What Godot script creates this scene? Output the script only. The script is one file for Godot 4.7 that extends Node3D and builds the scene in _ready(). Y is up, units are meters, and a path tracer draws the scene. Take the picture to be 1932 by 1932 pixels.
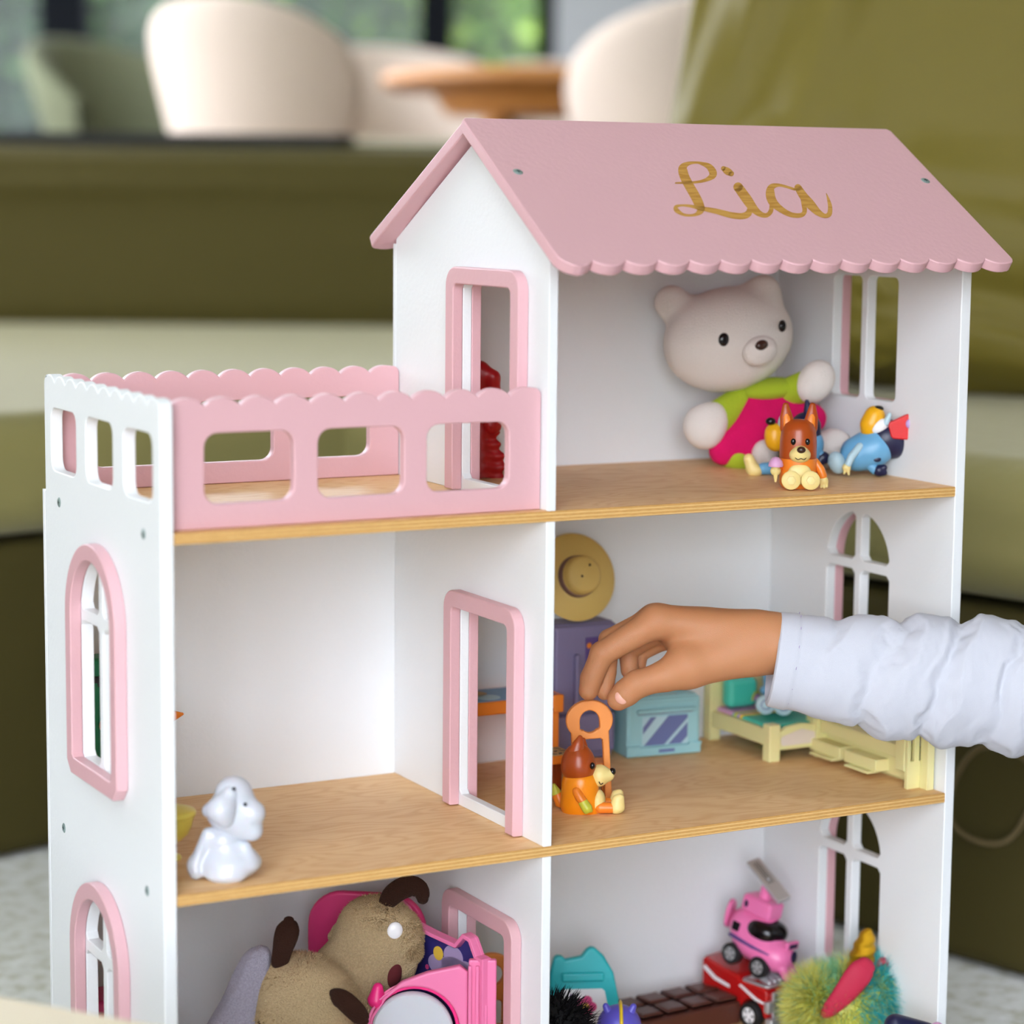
extends Node3D

# ---------------------------------------------------------------- placement
const TH := 0.491151            # how far the doll's house is turned in the room
var K := 1.0                    # length unit of the shape builders (1 = metres, 0.01 = centimetres)
var MT := {}
var rng := RandomNumberGenerator.new()


func hw(x: float, y: float, z: float) -> Vector3:      # centimetres in the doll's house -> metres in the room
	var a := Vector3(x, y, z) * 0.01
	return Vector3(-0.2332 + a.x * cos(TH) + a.z * sin(TH), 0.5101 + a.y, -1.584 - a.x * sin(TH) + a.z * cos(TH))


func thing(called: String, label: String, category: String, at: Vector3, turn := 0.0, group := "") -> Node3D:
	var o := Node3D.new()
	o.name = called
	add_child(o, true)
	o.position = at
	o.rotation.y = turn
	tag(o, label, category, group)
	return o


func tag(o: Node3D, label: String, category: String, group := "") -> void:
	o.set_meta("label", label)
	o.set_meta("category", category)
	if group != "":
		o.set_meta("group", group)


func part(parent: Node, called: String, mesh: Mesh, m: Material, at := Vector3.ZERO, rot := Vector3.ZERO) -> MeshInstance3D:
	var o := MeshInstance3D.new()
	o.name = called
	o.mesh = mesh
	if m != null:
		o.material_override = m
	parent.add_child(o, true)
	o.position = at * K
	o.rotation_degrees = rot
	return o


func struct(called: String, mesh: Mesh, m: Material, at := Vector3.ZERO, rot := Vector3.ZERO) -> MeshInstance3D:
	var o := part(self, called, mesh, m, at, rot)
	o.set_meta("kind", "structure")
	return o


# ---------------------------------------------------------------- shapes
func st() -> SurfaceTool:
	var s := SurfaceTool.new()
	s.begin(Mesh.PRIMITIVE_TRIANGLES)
	return s


func vn(s: SurfaceTool, p: Vector3, n: Vector3) -> void:
	s.set_normal(n)
	s.add_vertex(p * K)


# a, b, c run counter-clockwise seen from outside
func tri(s: SurfaceTool, a: Vector3, b: Vector3, c: Vector3, na: Vector3, nb: Vector3, nc: Vector3) -> void:
	vn(s, a, na)
	vn(s, c, nc)
	vn(s, b, nb)


func quad(s: SurfaceTool, a: Vector3, b: Vector3, c: Vector3, d: Vector3, na: Vector3, nb: Vector3, nc: Vector3, nd: Vector3) -> void:
	tri(s, a, b, c, na, nb, nc)
	tri(s, a, c, d, na, nc, nd)


# box with rounded edges, centred
func rbox_to(s: SurfaceTool, c: Vector3, size: Vector3, r: float, n := 3, basis := Basis.IDENTITY) -> void:
	var h := size * 0.5
	r = minf(r, minf(h.x, minf(h.y, h.z)) * 0.999)
	for face in 6:
		var ax := face / 2
		var sg := 1.0 if face % 2 == 0 else -1.0
		var a1 := (ax + 1) % 3
		var a2 := (ax + 2) % 3
		var g1 := []
		var g2 := []
		for k in n + 1:
			g1.append(-h[a1] + r - r * tan(PI / 4 * (1.0 - float(k) / n)))
			g2.append(-h[a2] + r - r * tan(PI / 4 * (1.0 - float(k) / n)))
		for k in n + 1:
			g1.append(h[a1] - r + r * tan(PI / 4 * float(k) / n))
			g2.append(h[a2] - r + r * tan(PI / 4 * float(k) / n))
		var ps := []
		var ns := []
		for i in g1.size():
			for j in g2.size():
				var p := Vector3.ZERO
				p[ax] = sg * h[ax]
				p[a1] = g1[i]
				p[a2] = g2[j]
				var q := Vector3(clampf(p.x, -h.x + r, h.x - r), clampf(p.y, -h.y + r, h.y - r), clampf(p.z, -h.z + r, h.z - r))
				var d := (p - q).normalized()
				ps.append(c + basis * (q + d * r))
				ns.append(basis * d)
		var w := g2.size()
		for i in g1.size() - 1:
			for j in w - 1:
				var a := i * w + j
				var b := a + w
				if sg > 0:
					quad(s, ps[a], ps[b], ps[b + 1], ps[a + 1], ns[a], ns[b], ns[b + 1], ns[a + 1])
				else:
					quad(s, ps[a], ps[a + 1], ps[b + 1], ps[b], ns[a], ns[a + 1], ns[b + 1], ns[b])


func rbox(x: float, y: float, z: float, r := 0.1, n := 3) -> ArrayMesh:
	var s := st()
	rbox_to(s, Vector3.ZERO, Vector3(x, y, z), r, n)
	return s.commit()


func boxes(list: Array, r := 0.05, n := 2) -> ArrayMesh:      # list of [centre, size]
	var s := st()
	for b in list:
		rbox_to(s, b[0], b[1], r, n)
	return s.commit()


func ell_to(s: SurfaceTool, c: Vector3, r: Vector3, basis := Basis.IDENTITY, nu := 28, nv := 16) -> void:
	for i in nv:
		for j in nu:
			var q := []
			for k in [[0, 0], [1, 0], [1, 1], [0, 1]]:
				var th: float = PI * (i + k[0]) / nv
				var ph: float = TAU * (j + k[1]) / nu
				q.append(Vector3(sin(th) * sin(ph), cos(th), sin(th) * cos(ph)))
			var n := []
			for k in 4:
				n.append((basis * (q[k] / r)).normalized())
				q[k] = c + basis * (q[k] * r)
			if i > 0:
				tri(s, q[0], q[2], q[3], n[0], n[2], n[3])
			if i < nv - 1:
				tri(s, q[0], q[1], q[2], n[0], n[1], n[2])


func ell(rx: float, ry: float, rz: float, nu := 28, nv := 16) -> ArrayMesh:
	var s := st()
	ell_to(s, Vector3.ZERO, Vector3(rx, ry, rz), Basis.IDENTITY, nu, nv)
	return s.commit()


# profile: (radius, height) from bottom to top, solid of revolution about y
func lathe_to(s: SurfaceTool, prof: Array, seg := 32, at := Vector3.ZERO, basis := Basis.IDENTITY) -> void:
	var m := prof.size()
	var en := []
	for i in m - 1:
		var d: Vector2 = prof[i + 1] - prof[i]
		en.append(Vector2(d.y, -d.x).normalized())
	for i in m - 1:
		var n0: Vector2 = en[i]
		var n1: Vector2 = en[i]
		if i > 0 and en[i].dot(en[i - 1]) > 0.7:
			n0 = (en[i] + en[i - 1]).normalized()
		if i < m - 2 and en[i].dot(en[i + 1]) > 0.7:
			n1 = (en[i] + en[i + 1]).normalized()
		for j in seg:
			var a := TAU * j / seg
			var b := TAU * (j + 1) / seg
			var da := Vector3(sin(a), 0, cos(a))
			var db := Vector3(sin(b), 0, cos(b))
			var p0: Vector2 = prof[i]
			var p1: Vector2 = prof[i + 1]
			var v := [da * p0.x + Vector3.UP * p0.y, db * p0.x + Vector3.UP * p0.y, db * p1.x + Vector3.UP * p1.y, da * p1.x + Vector3.UP * p1.y]
			var n := [da * n0.x + Vector3.UP * n0.y, db * n0.x + Vector3.UP * n0.y, db * n1.x + Vector3.UP * n1.y, da * n1.x + Vector3.UP * n1.y]
			for k in 4:
				v[k] = at + basis * v[k]
				n[k] = (basis * n[k]).normalized()
			if p0.x > 1e-6:
				tri(s, v[0], v[1], v[2], n[0], n[1], n[2])
			if p1.x > 1e-6:
				tri(s, v[0], v[2], v[3], n[0], n[2], n[3])


func lathe(prof: Array, seg := 32) -> ArrayMesh:
	var s := st()
	lathe_to(s, prof, seg)
	return s.commit()


# tube through points with a radius each, round ends; flat < 1 squeezes it along its second axis
func tube_to(s: SurfaceTool, pts: Array, rad: Array, seg := 14, flat := 1.0, up := Vector3.UP) -> void:
	var c := []
	var r := []
	var n := pts.size()
	var d0: Vector3 = (pts[0] - pts[1]).normalized()
	var d1: Vector3 = (pts[n - 1] - pts[n - 2]).normalized()
	for k in 4:
		var a := PI / 2 * k / 4.0
		c.append(pts[0] + d0 * rad[0] * cos(a) * minf(1.0, flat + 0.3))
		r.append(maxf(rad[0] * sin(a), 1e-4))
	for i in n:
		c.append(pts[i])
		r.append(rad[i])
	for k in 4:
		var a := PI / 2 * (k + 1) / 4.0
		c.append(pts[n - 1] + d1 * rad[n - 1] * sin(a) * minf(1.0, flat + 0.3))
		r.append(maxf(rad[n - 1] * cos(a), 1e-4))
	var m := c.size()
	var x := Vector3.ZERO
	var ring := []
	var nor := []
	for i in m:
		var t: Vector3 = (c[mini(i + 1, m - 1)] - c[maxi(i - 1, 0)]).normalized()
		if i == 0:
			x = up.cross(t)
			if x.length() < 0.1:
				x = Vector3.RIGHT.cross(t)
			x = x.normalized()
		else:
			x = (x - t * x.dot(t)).normalized()
		var y := t.cross(x)
		var slope: float = (r[mini(i + 1, m - 1)] - r[maxi(i - 1, 0)]) / maxf((c[mini(i + 1, m - 1)] - c[maxi(i - 1, 0)]).length(), 1e-6)
		var pr := []
		var nr := []
		for j in seg + 1:
			var a := TAU * j / seg
			pr.append(c[i] + (x * cos(a) + y * sin(a) * flat) * r[i])
			nr.append((x * cos(a) * flat + y * sin(a) - t * slope).normalized())
		ring.append(pr)
		nor.append(nr)
	for i in m - 1:
		for j in seg:
			quad(s, ring[i][j], ring[i][j + 1], ring[i + 1][j + 1], ring[i + 1][j], nor[i][j], nor[i][j + 1], nor[i + 1][j + 1], nor[i + 1][j])


func tube(pts: Array, rad: Array, seg := 14, flat := 1.0, up := Vector3.UP) -> ArrayMesh:
	var s := st()
	tube_to(s, pts, rad, seg, flat, up)
	return s.commit()


# points of a smooth curve through pts
func curve(pts: Array, per := 6, closed := false) -> Array:
	var out := []
	var n := pts.size()
	for i in (n if closed else n - 1):
		var p0 = pts[(i - 1 + n) % n] if closed else pts[maxi(i - 1, 0)]
		var p1 = pts[i]
		var p2 = pts[(i + 1) % n]
		var p3 = pts[(i + 2) % n] if closed else pts[mini(i + 2, n - 1)]
		for k in per:
			var t := float(k) / per
			out.append(((p1 * 2.0) + (p2 - p0) * t + (p0 * 2.0 - p1 * 5.0 + p2 * 4.0 - p3) * t * t + (p1 * 3.0 - p0 - p2 * 3.0 + p3) * t * t * t) * 0.5)
	if not closed:
		out.append(pts[n - 1])
	return out


# ---- flat outlines
func rect(x0: float, y0: float, x1: float, y1: float, r := 0.0, n := 5) -> PackedVector2Array:
	var p := PackedVector2Array()
	if r <= 0.0:
		return PackedVector2Array([Vector2(x0, y0), Vector2(x1, y0), Vector2(x1, y1), Vector2(x0, y1)])
	for q in [[x1 - r, y0 + r, -PI / 2], [x1 - r, y1 - r, 0.0], [x0 + r, y1 - r, PI / 2], [x0 + r, y0 + r, PI]]:
		for k in n + 1:
			var a: float = q[2] + PI / 2 * k / n
			p.append(Vector2(q[0] + r * cos(a), q[1] + r * sin(a)))
	return p


func circle(cx: float, cy: float, rx: float, ry := -1.0, n := 32, from := 0.0, to := TAU) -> PackedVector2Array:
	var p := PackedVector2Array()
	var full := absf(to - from - TAU) < 0.01
	for k in (n if full else n + 1):
		var a := from + (to - from) * k / n
		p.append(Vector2(cx + rx * cos(a), cy + (rx if ry < 0 else ry) * sin(a)))
	return p


func area2(p: PackedVector2Array) -> float:
	var a := 0.0
	for i in p.size():
		a += p[i].cross(p[(i + 1) % p.size()])
	return a * 0.5


func turned(p: PackedVector2Array, ccw: bool) -> PackedVector2Array:
	var q := p.duplicate()
	if (area2(q) > 0) != ccw:
		q.reverse()
	return q


func rounded(p: PackedVector2Array, r: float) -> PackedVector2Array:      # rounds the corners of an outline
	var a := Geometry2D.offset_polygon(turned(p, true), -r, Geometry2D.JOIN_MITER)
	if a.is_empty():
		return p
	var b := Geometry2D.offset_polygon(a[0], r, Geometry2D.JOIN_ROUND)
	return tidy(b[0])


func tidy(p: PackedVector2Array, eps := 0.004) -> PackedVector2Array:
	var q := PackedVector2Array()
	for i in p.size():
		if q.is_empty() or p[i].distance_to(q[q.size() - 1]) > eps:
			q.append(p[i])
	if q.size() > 1 and q[0].distance_to(q[q.size() - 1]) < eps:
		q.remove_at(q.size() - 1)
	return q


func inset(p: PackedVector2Array, d: float) -> PackedVector2Array:      # moves each corner to the left of its edges
	var q := PackedVector2Array()
	var n := p.size()
	for i in n:
		var e0 := (p[i] - p[(i - 1 + n) % n]).normalized()
		var e1 := (p[(i + 1) % n] - p[i]).normalized()
		var n0 := Vector2(-e0.y, e0.x)
		var n1 := Vector2(-e1.y, e1.x)
		q.append(p[i] + (n0 + n1) / maxf(1.0 + n0.dot(n1), 0.35) * d)
	return q


func fill(s: SurfaceTool, outer: PackedVector2Array, holes: Array, z: float, up: bool) -> void:
	var xs := [-1e5]
	for h in holes:
		var c := 0.0
		for q in h:
			c += q.x
		xs.append(c / h.size() + 0.00137)
	xs.append(1e5)
	xs.sort()
	var nz := Vector3(0, 0, 1 if up else -1)
	for i in xs.size() - 1:
		if xs[i + 1] - xs[i] < 1e-3:
			continue
		var todo: Array = [outer] if holes.is_empty() else Array(Geometry2D.intersect_polygons(outer, rect(maxf(xs[i], -1e4), -1e4, minf(xs[i + 1], 1e4), 1e4)))
		for h in holes:
			var next := []
			for piece in todo:
				next.append_array(Array(Geometry2D.clip_polygons(piece, h)))
			todo = next
		for piece in todo:
			var t := Geometry2D.triangulate_polygon(piece)
			for k in range(0, t.size(), 3):
				var a: Vector2 = piece[t[k]]
				var b: Vector2 = piece[t[k + 1]]
				var c: Vector2 = piece[t[k + 2]]
				if ((b - a).cross(c - a) > 0) != up:
					var x := b
					b = c
					c = x
				tri(s, Vector3(a.x, a.y, z), Vector3(b.x, b.y, z), Vector3(c.x, c.y, z), nz, nz, nz)


func walls(s: SurfaceTool, p: PackedVector2Array, z0: float, z1: float, bev: float, steps: int) -> void:
	var n := p.size()
	var nn := []
	for i in n:
		var e := (p[(i + 1) % n] - p[i]).normalized()
		nn.append(Vector2(e.y, -e.x))
	var rings := []                       # [outline, z, lean of the normal towards z]
	if bev > 0.0:
		for k in steps + 1:
			var a := PI / 2 * k / steps
			rings.append([inset(p, bev * (1.0 - sin(a))), z0 + bev * (1.0 - cos(a)), -cos(a)])
		for k in steps + 1:
			var a := PI / 2 * k / steps
			rings.append([inset(p, bev * (1.0 - cos(a))), z1 - bev * (1.0 - sin(a)), sin(a)])
	else:
		rings = [[p, z0, 0.0], [p, z1, 0.0]]
	for r in rings.size() - 1:
		var A: PackedVector2Array = rings[r][0]
		var B: PackedVector2Array = rings[r + 1][0]
		var la: float = rings[r][2]
		var lb: float = rings[r + 1][2]
		for i in n:
			var j := (i + 1) % n
			var n0: Vector2 = nn[i]
			var n1: Vector2 = nn[i]
			if nn[i].dot(nn[(i - 1 + n) % n]) > 0.75:
				n0 = (nn[i] + nn[(i - 1 + n) % n]).normalized()
			if nn[i].dot(nn[j]) > 0.75:
				n1 = (nn[i] + nn[j]).normalized()
			var ca := sqrt(maxf(0.0, 1.0 - la * la))
			var cb := sqrt(maxf(0.0, 1.0 - lb * lb))
			quad(s, Vector3(A[i].x, A[i].y, rings[r][1]), Vector3(A[j].x, A[j].y, rings[r][1]), Vector3(B[j].x, B[j].y, rings[r + 1][1]), Vector3(B[i].x, B[i].y, rings[r + 1][1]),
				Vector3(n0.x * ca, n0.y * ca, la), Vector3(n1.x * ca, n1.y * ca, la), Vector3(n1.x * cb, n1.y * cb, lb), Vector3(n0.x * cb, n0.y * cb, lb))


# outline with holes in the xy plane, given thickness along z
func prism_to(s: SurfaceTool, outer: PackedVector2Array, holes: Array, z0: float, z1: float, bev := 0.0, steps := 1) -> void:
	var o := turned(tidy(outer), true)
	var hs := []
	for h in holes:
		hs.append(turned(tidy(h), false))
	walls(s, o, z0, z1, bev, steps)
	var hi := []
	for h in hs:
		walls(s, h, z0, z1, bev, steps)
		hi.append(turned(inset(h, bev), true))
	var oi := inset(o, bev) if bev > 0.0 else o
	if Geometry2D.triangulate_polygon(oi).is_empty():
		oi = tidy(Geometry2D.offset_polygon(o, -bev, Geometry2D.JOIN_MITER)[0], 0.01)
	fill(s, oi, hi, z0, false)
	fill(s, oi, hi, z1, true)


func prism(outer: PackedVector2Array, holes: Array, z0: float, z1: float, bev := 0.0, steps := 1) -> ArrayMesh:
	var s := st()
	prism_to(s, outer, holes, z0, z1, bev, steps)
	return s.commit()


# surface from a function of (u, v) in 0..1; normals from differences
func surf_to(s: SurfaceTool, f: Callable, nu: int, nv: int, flip := false, wrap_u := false, wrap_v := false) -> void:
	var p := []
	for i in nu + 1:
		var row := PackedVector3Array()
		for j in nv + 1:
			row.append(f.call(float(i) / nu, float(j) / nv))
		p.append(row)
	var nr := []
	for i in nu + 1:
		var row := PackedVector3Array()
		for j in nv + 1:
			var i0 := (i - 1 if i > 0 else (nu - 1 if wrap_u else 0))
			var i1 := (i + 1 if i < nu else (1 if wrap_u else nu))
			var j0 := (j - 1 if j > 0 else (nv - 1 if wrap_v else 0))
			var j1 := (j + 1 if j < nv else (1 if wrap_v else nv))
			var n: Vector3 = (p[i1][j] - p[i0][j]).cross(p[i][j1] - p[i][j0]).normalized()
			if n.length() < 0.5:
				var ii := clampi(i, 1, nu - 1)
				var jj := clampi(j, 1, nv - 1)
				n = (p[ii + 1][jj] - p[ii - 1][jj]).cross(p[ii][jj + 1] - p[ii][jj - 1]).normalized()
			row.append(-n if flip else n)
		nr.append(row)
	for i in nu:
		for j in nv:
			if flip:
				quad(s, p[i][j], p[i][j + 1], p[i + 1][j + 1], p[i + 1][j], nr[i][j], nr[i][j + 1], nr[i + 1][j + 1], nr[i + 1][j])
			else:
				quad(s, p[i][j], p[i + 1][j], p[i + 1][j + 1], p[i][j + 1], nr[i][j], nr[i + 1][j], nr[i + 1][j + 1], nr[i][j + 1])


func surf(f: Callable, nu: int, nv: int, flip := false, wrap_u := false, wrap_v := false) -> ArrayMesh:
	var s := st()
	surf_to(s, f, nu, nv, flip, wrap_u, wrap_v)
	return s.commit()


# flat ribbon along 2-D points with a width each, lying at height z
func ribbon_to(s: SurfaceTool, pts: Array, wid: Array, z: float) -> void:
	var n := pts.size()
	var l := []
	var r := []
	for i in n:
		var t: Vector2 = (pts[mini(i + 1, n - 1)] - pts[maxi(i - 1, 0)]).normalized()
		var m: Vector2 = Vector2(-t.y, t.x) * wid[i] * 0.5
		l.append(pts[i] + m)
		r.append(pts[i] - m)
	var up := Vector3(0, 0, 1)
	for i in n - 1:
		quad(s, Vector3(r[i].x, r[i].y, z), Vector3(r[i + 1].x, r[i + 1].y, z), Vector3(l[i + 1].x, l[i + 1].y, z), Vector3(l[i].x, l[i].y, z), up, up, up, up)
	for e in [0, n - 1]:
		for k in 12:
			var a := TAU * k / 12.0
			var b := TAU * (k + 1) / 12.0
			var c := Vector3(pts[e].x, pts[e].y, z)
			var w: float = wid[e] * 0.5
			tri(s, c, c + Vector3(cos(a), sin(a), 0) * w, c + Vector3(cos(b), sin(b), 0) * w, up, up, up)


# ---- soft bodies: a field of round-ended tapered bones and ellipsoids joined smoothly, meshed as surface nets
# bone: [a, b, ra, rb, k]   ball: [centre, radii, basis, k] ; k = how far it melts into what came before
func blob_to(s: SurfaceTool, prims: Array, cell: float) -> void:
	var lo := Vector3.INF
	var hi := -Vector3.INF
	for p in prims:
		if p.size() == 5:
			var r: float = maxf(p[2], p[3])
			lo = lo.min(p[0] - Vector3.ONE * r).min(p[1] - Vector3.ONE * r)
			hi = hi.max(p[0] + Vector3.ONE * r).max(p[1] + Vector3.ONE * r)
		else:
			var r: float = maxf(p[1].x, maxf(p[1].y, p[1].z))
			lo = lo.min(p[0] - Vector3.ONE * r)
			hi = hi.max(p[0] + Vector3.ONE * r)
	lo -= Vector3.ONE * cell * 3.5
	hi += Vector3.ONE * cell * 3.5
	var nx := int(ceil((hi.x - lo.x) / cell)) + 1
	var ny := int(ceil((hi.y - lo.y) / cell)) + 1
	var nz := int(ceil((hi.z - lo.z) / cell)) + 1
	var f := PackedFloat32Array()
	f.resize(nx * ny * nz)
	f.fill(cell * 50.0)
	for p in prims:
		var bone: bool = p.size() == 5
		var k: float = p[p.size() - 1]
		var reach := maxf(k, 0.0) + cell * 3.0
		var a: Vector3 = p[0]
		var b: Vector3 = p[1] if bone else p[0]
		var r0: Vector3
		var inv := Basis.IDENTITY
		if bone:
			r0 = Vector3.ONE * (maxf(p[2], p[3]) + reach)
		else:
			r0 = Vector3.ONE * (maxf(p[1].x, maxf(p[1].y, p[1].z)) + reach)
			inv = p[2].transposed()
		var q0 := (a.min(b) - r0 - lo) / cell
		var q1 := (a.max(b) + r0 - lo) / cell
		var i0 := maxi(0, int(q0.x))
		var i1 := mini(nx - 1, int(q1.x) + 1)
		var j0 := maxi(0, int(q0.y))
		var j1 := mini(ny - 1, int(q1.y) + 1)
		var l0 := maxi(0, int(q0.z))
		var l1 := mini(nz - 1, int(q1.z) + 1)
		var ab := b - a
		var l2 := maxf(ab.length_squared(), 1e-12)
		var ra: float = p[2] if bone else 0.0
		var rb: float = p[3] if bone else 0.0
		var rr: Vector3 = Vector3.ONE if bone else p[1]
		for l in range(l0, l1 + 1):
			for j in range(j0, j1 + 1):
				var at := (l * ny + j) * nx
				for i in range(i0, i1 + 1):
					var w := lo + Vector3(i, j, l) * cell - a
					var d: float
					if bone:
						var t := clampf(w.dot(ab) / l2, 0.0, 1.0)
						d = (w - ab * t).length() - ra - (rb - ra) * t
					else:
						var v := inv * w
						var e := v / rr
						var k0 := e.length()
						d = k0 * (k0 - 1.0) / maxf((e / rr).length(), 1e-6) if k0 > 1e-4 else -minf(rr.x, minf(rr.y, rr.z))
					var g := f[at + i]
					if k > 0.0:
						var h := maxf(k - absf(g - d), 0.0) / k
						f[at + i] = minf(g, d) - h * h * k * 0.25
					elif k < 0.0:                       # cut away
						f[at + i] = maxf(g, -d)
					else:
						f[at + i] = minf(g, d)
	var id := PackedInt32Array()
	id.resize(nx * ny * nz)
	id.fill(-1)
	var vs := PackedVector3Array()
	var ns := PackedVector3Array()
	var sxy := nx * ny
	var off := [0, 1, nx, nx + 1, sxy, sxy + 1, sxy + nx, sxy + nx + 1]
	for l in nz - 1:
		for j in ny - 1:
			var at := l * sxy + j * nx
			for i in nx - 1:
				var o := at + i
				var f0 := f[o]
				if absf(f0) > cell * 2.0:
					continue
				var inside := 0
				for c in 8:
					if f[o + off[c]] < 0.0:
						inside += 1
				if inside == 0 or inside == 8:
					continue
				var sum := Vector3.ZERO
				var cnt := 0
				for c in 8:
					var fa := f[o + off[c]]
					for bit in 3:
						if c & (1 << bit):
							continue
						var c2 := c | (1 << bit)
						var fb := f[o + off[c2]]
						if (fa < 0.0) == (fb < 0.0):
							continue
						var t := fa / (fa - fb)
						var pa := Vector3(c & 1, (c >> 1) & 1, (c >> 2) & 1)
						var pb := Vector3(c2 & 1, (c2 >> 1) & 1, (c2 >> 2) & 1)
						sum += pa.lerp(pb, t)
						cnt += 1
				id[o] = vs.size()
				var q := sum / cnt
				vs.append(lo + (Vector3(i, j, l) + q) * cell)
				var g := Vector3.ZERO
				for c in 8:
					var x := c & 1
					var y := (c >> 1) & 1
					var z := (c >> 2) & 1
					var fv := f[o + off[c]]
					var wx := q.x if x else 1.0 - q.x
					var wy := q.y if y else 1.0 - q.y
					var wz := q.z if z else 1.0 - q.z
					g += Vector3((1.0 if x else -1.0) * wy * wz, (1.0 if y else -1.0) * wx * wz, (1.0 if z else -1.0) * wx * wy) * fv
				ns.append(g.normalized())
	for l in range(1, nz - 1):
		for j in range(1, ny - 1):
			for i in range(1, nx - 1):
				var o := l * sxy + j * nx + i
				var a := f[o] < 0.0
				for ax in 3:
					var o2: int = o + [1, nx, sxy][ax]
					if a == (f[o2] < 0.0):
						continue
					var u: int = [nx, sxy, 1][ax]
					var v: int = [sxy, 1, nx][ax]
					var c := [id[o - u - v], id[o - v], id[o], id[o - u]]
					if c[0] < 0 or c[1] < 0 or c[2] < 0 or c[3] < 0:
						continue
					if not a:
						c.reverse()
					quad(s, vs[c[0]], vs[c[1]], vs[c[2]], vs[c[3]], ns[c[0]], ns[c[1]], ns[c[2]], ns[c[3]])


func blob(prims: Array, cell: float) -> ArrayMesh:
	var s := st()
	blob_to(s, prims, cell)
	s.index()
	return s.commit()


func bone(a: Vector3, b: Vector3, ra: float, rb: float, k := 0.3) -> Array:
	return [a, b, ra, rb, k]


func ball(c: Vector3, r: Vector3, rot := Vector3.ZERO, k := 0.3) -> Array:
	return [c, r, Basis.from_euler(rot * PI / 180.0), k]


# ---------------------------------------------------------------- materials
func c8(r: int, g: int, b: int) -> Color:
	return Color8(r, g, b)


func mat(called: String, c: Color, rough := 0.5, spec := 0.5) -> StandardMaterial3D:
	var m := StandardMaterial3D.new()
	m.resource_name = called
	m.albedo_color = c
	m.roughness = rough
	m.metallic_specular = spec
	MT[called] = m
	return m


func noise_tex(freq: float, size := 512, octaves := 4, as_normal := false, kind := FastNoiseLite.TYPE_SIMPLEX_SMOOTH, bump := 4.0) -> NoiseTexture2D:
	var n := FastNoiseLite.new()
	n.noise_type = kind
	n.frequency = freq
	n.fractal_octaves = octaves
	n.seed = 7
	var t := NoiseTexture2D.new()
	t.width = size
	t.height = size
	t.seamless = true
	t.noise = n
	t.as_normal_map = as_normal
	t.bump_strength = bump
	return t


func triplanar(m: StandardMaterial3D, scale: Vector3) -> void:
	m.uv1_triplanar = true
	m.uv1_scale = scale
	m.uv1_triplanar_sharpness = 4.0


func bumpy(m: StandardMaterial3D, freq: float, height: float, scale: Vector3, octaves := 4, kind := FastNoiseLite.TYPE_SIMPLEX_SMOOTH) -> void:
	m.heightmap_enabled = true
	m.heightmap_texture = noise_tex(freq, 512, octaves, false, kind)
	m.heightmap_scale = height
	triplanar(m, scale)


func wood_image(w: int, h: int, light: Color, dark: Color, seed_: int, figure: float) -> ImageTexture:
	var im := Image.create(w, h, false, Image.FORMAT_RGB8)
	var n := FastNoiseLite.new()
	n.seed = seed_
	n.frequency = 1.0
	n.fractal_octaves = 3
	for y in h:
		for x in w:
			var u := float(x) / w
			var v := float(y) / h
			var edge := minf(minf(u, 1.0 - u) * 8.0, 1.0)
			var warp := n.get_noise_2d(u * 2.2, v * 5.0) * figure * edge
			var ring := 0.5 + 0.5 * sin((v * 9.0 + warp * 7.0) * TAU)
			var fine := n.get_noise_2d(u * 6.0 + 40.0, v * 160.0) * 0.5 + 0.5
			var pore := n.get_noise_2d(u * 30.0 + 9.0, v * 300.0) * 0.5 + 0.5
			var t := clampf(0.45 * pow(ring, 2.0) + 0.4 * fine + 0.25 * pore - 0.1, 0.0, 1.0)
			im.set_pixel(x, y, light.lerp(dark, t))
	return ImageTexture.create_from_image(im)


func ply_image(w: int, h: int) -> ImageTexture:
	var im := Image.create(w, h, false, Image.FORMAT_RGB8)
	var n := FastNoiseLite.new()
	n.seed = 3
	n.frequency = 1.0
	for y in h:
		for x in w:
			var v := float(y) / h
			var layer := int(v * 6.0)
			var a := c8(226, 184, 118) if layer % 2 == 0 else c8(206, 154, 86)
			var g := n.get_noise_2d(float(x) / w * (40.0 if layer % 2 else 14.0), y * 0.35) * 0.16
			var e: float = absf(fposmod(v * 6.0, 1.0) - 0.5)
			if e > 0.4:
				a = a.darkened(0.18)
			im.set_pixel(x, y, a.lightened(g) if g > 0 else a.darkened(-g))
	return ImageTexture.create_from_image(im)


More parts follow.
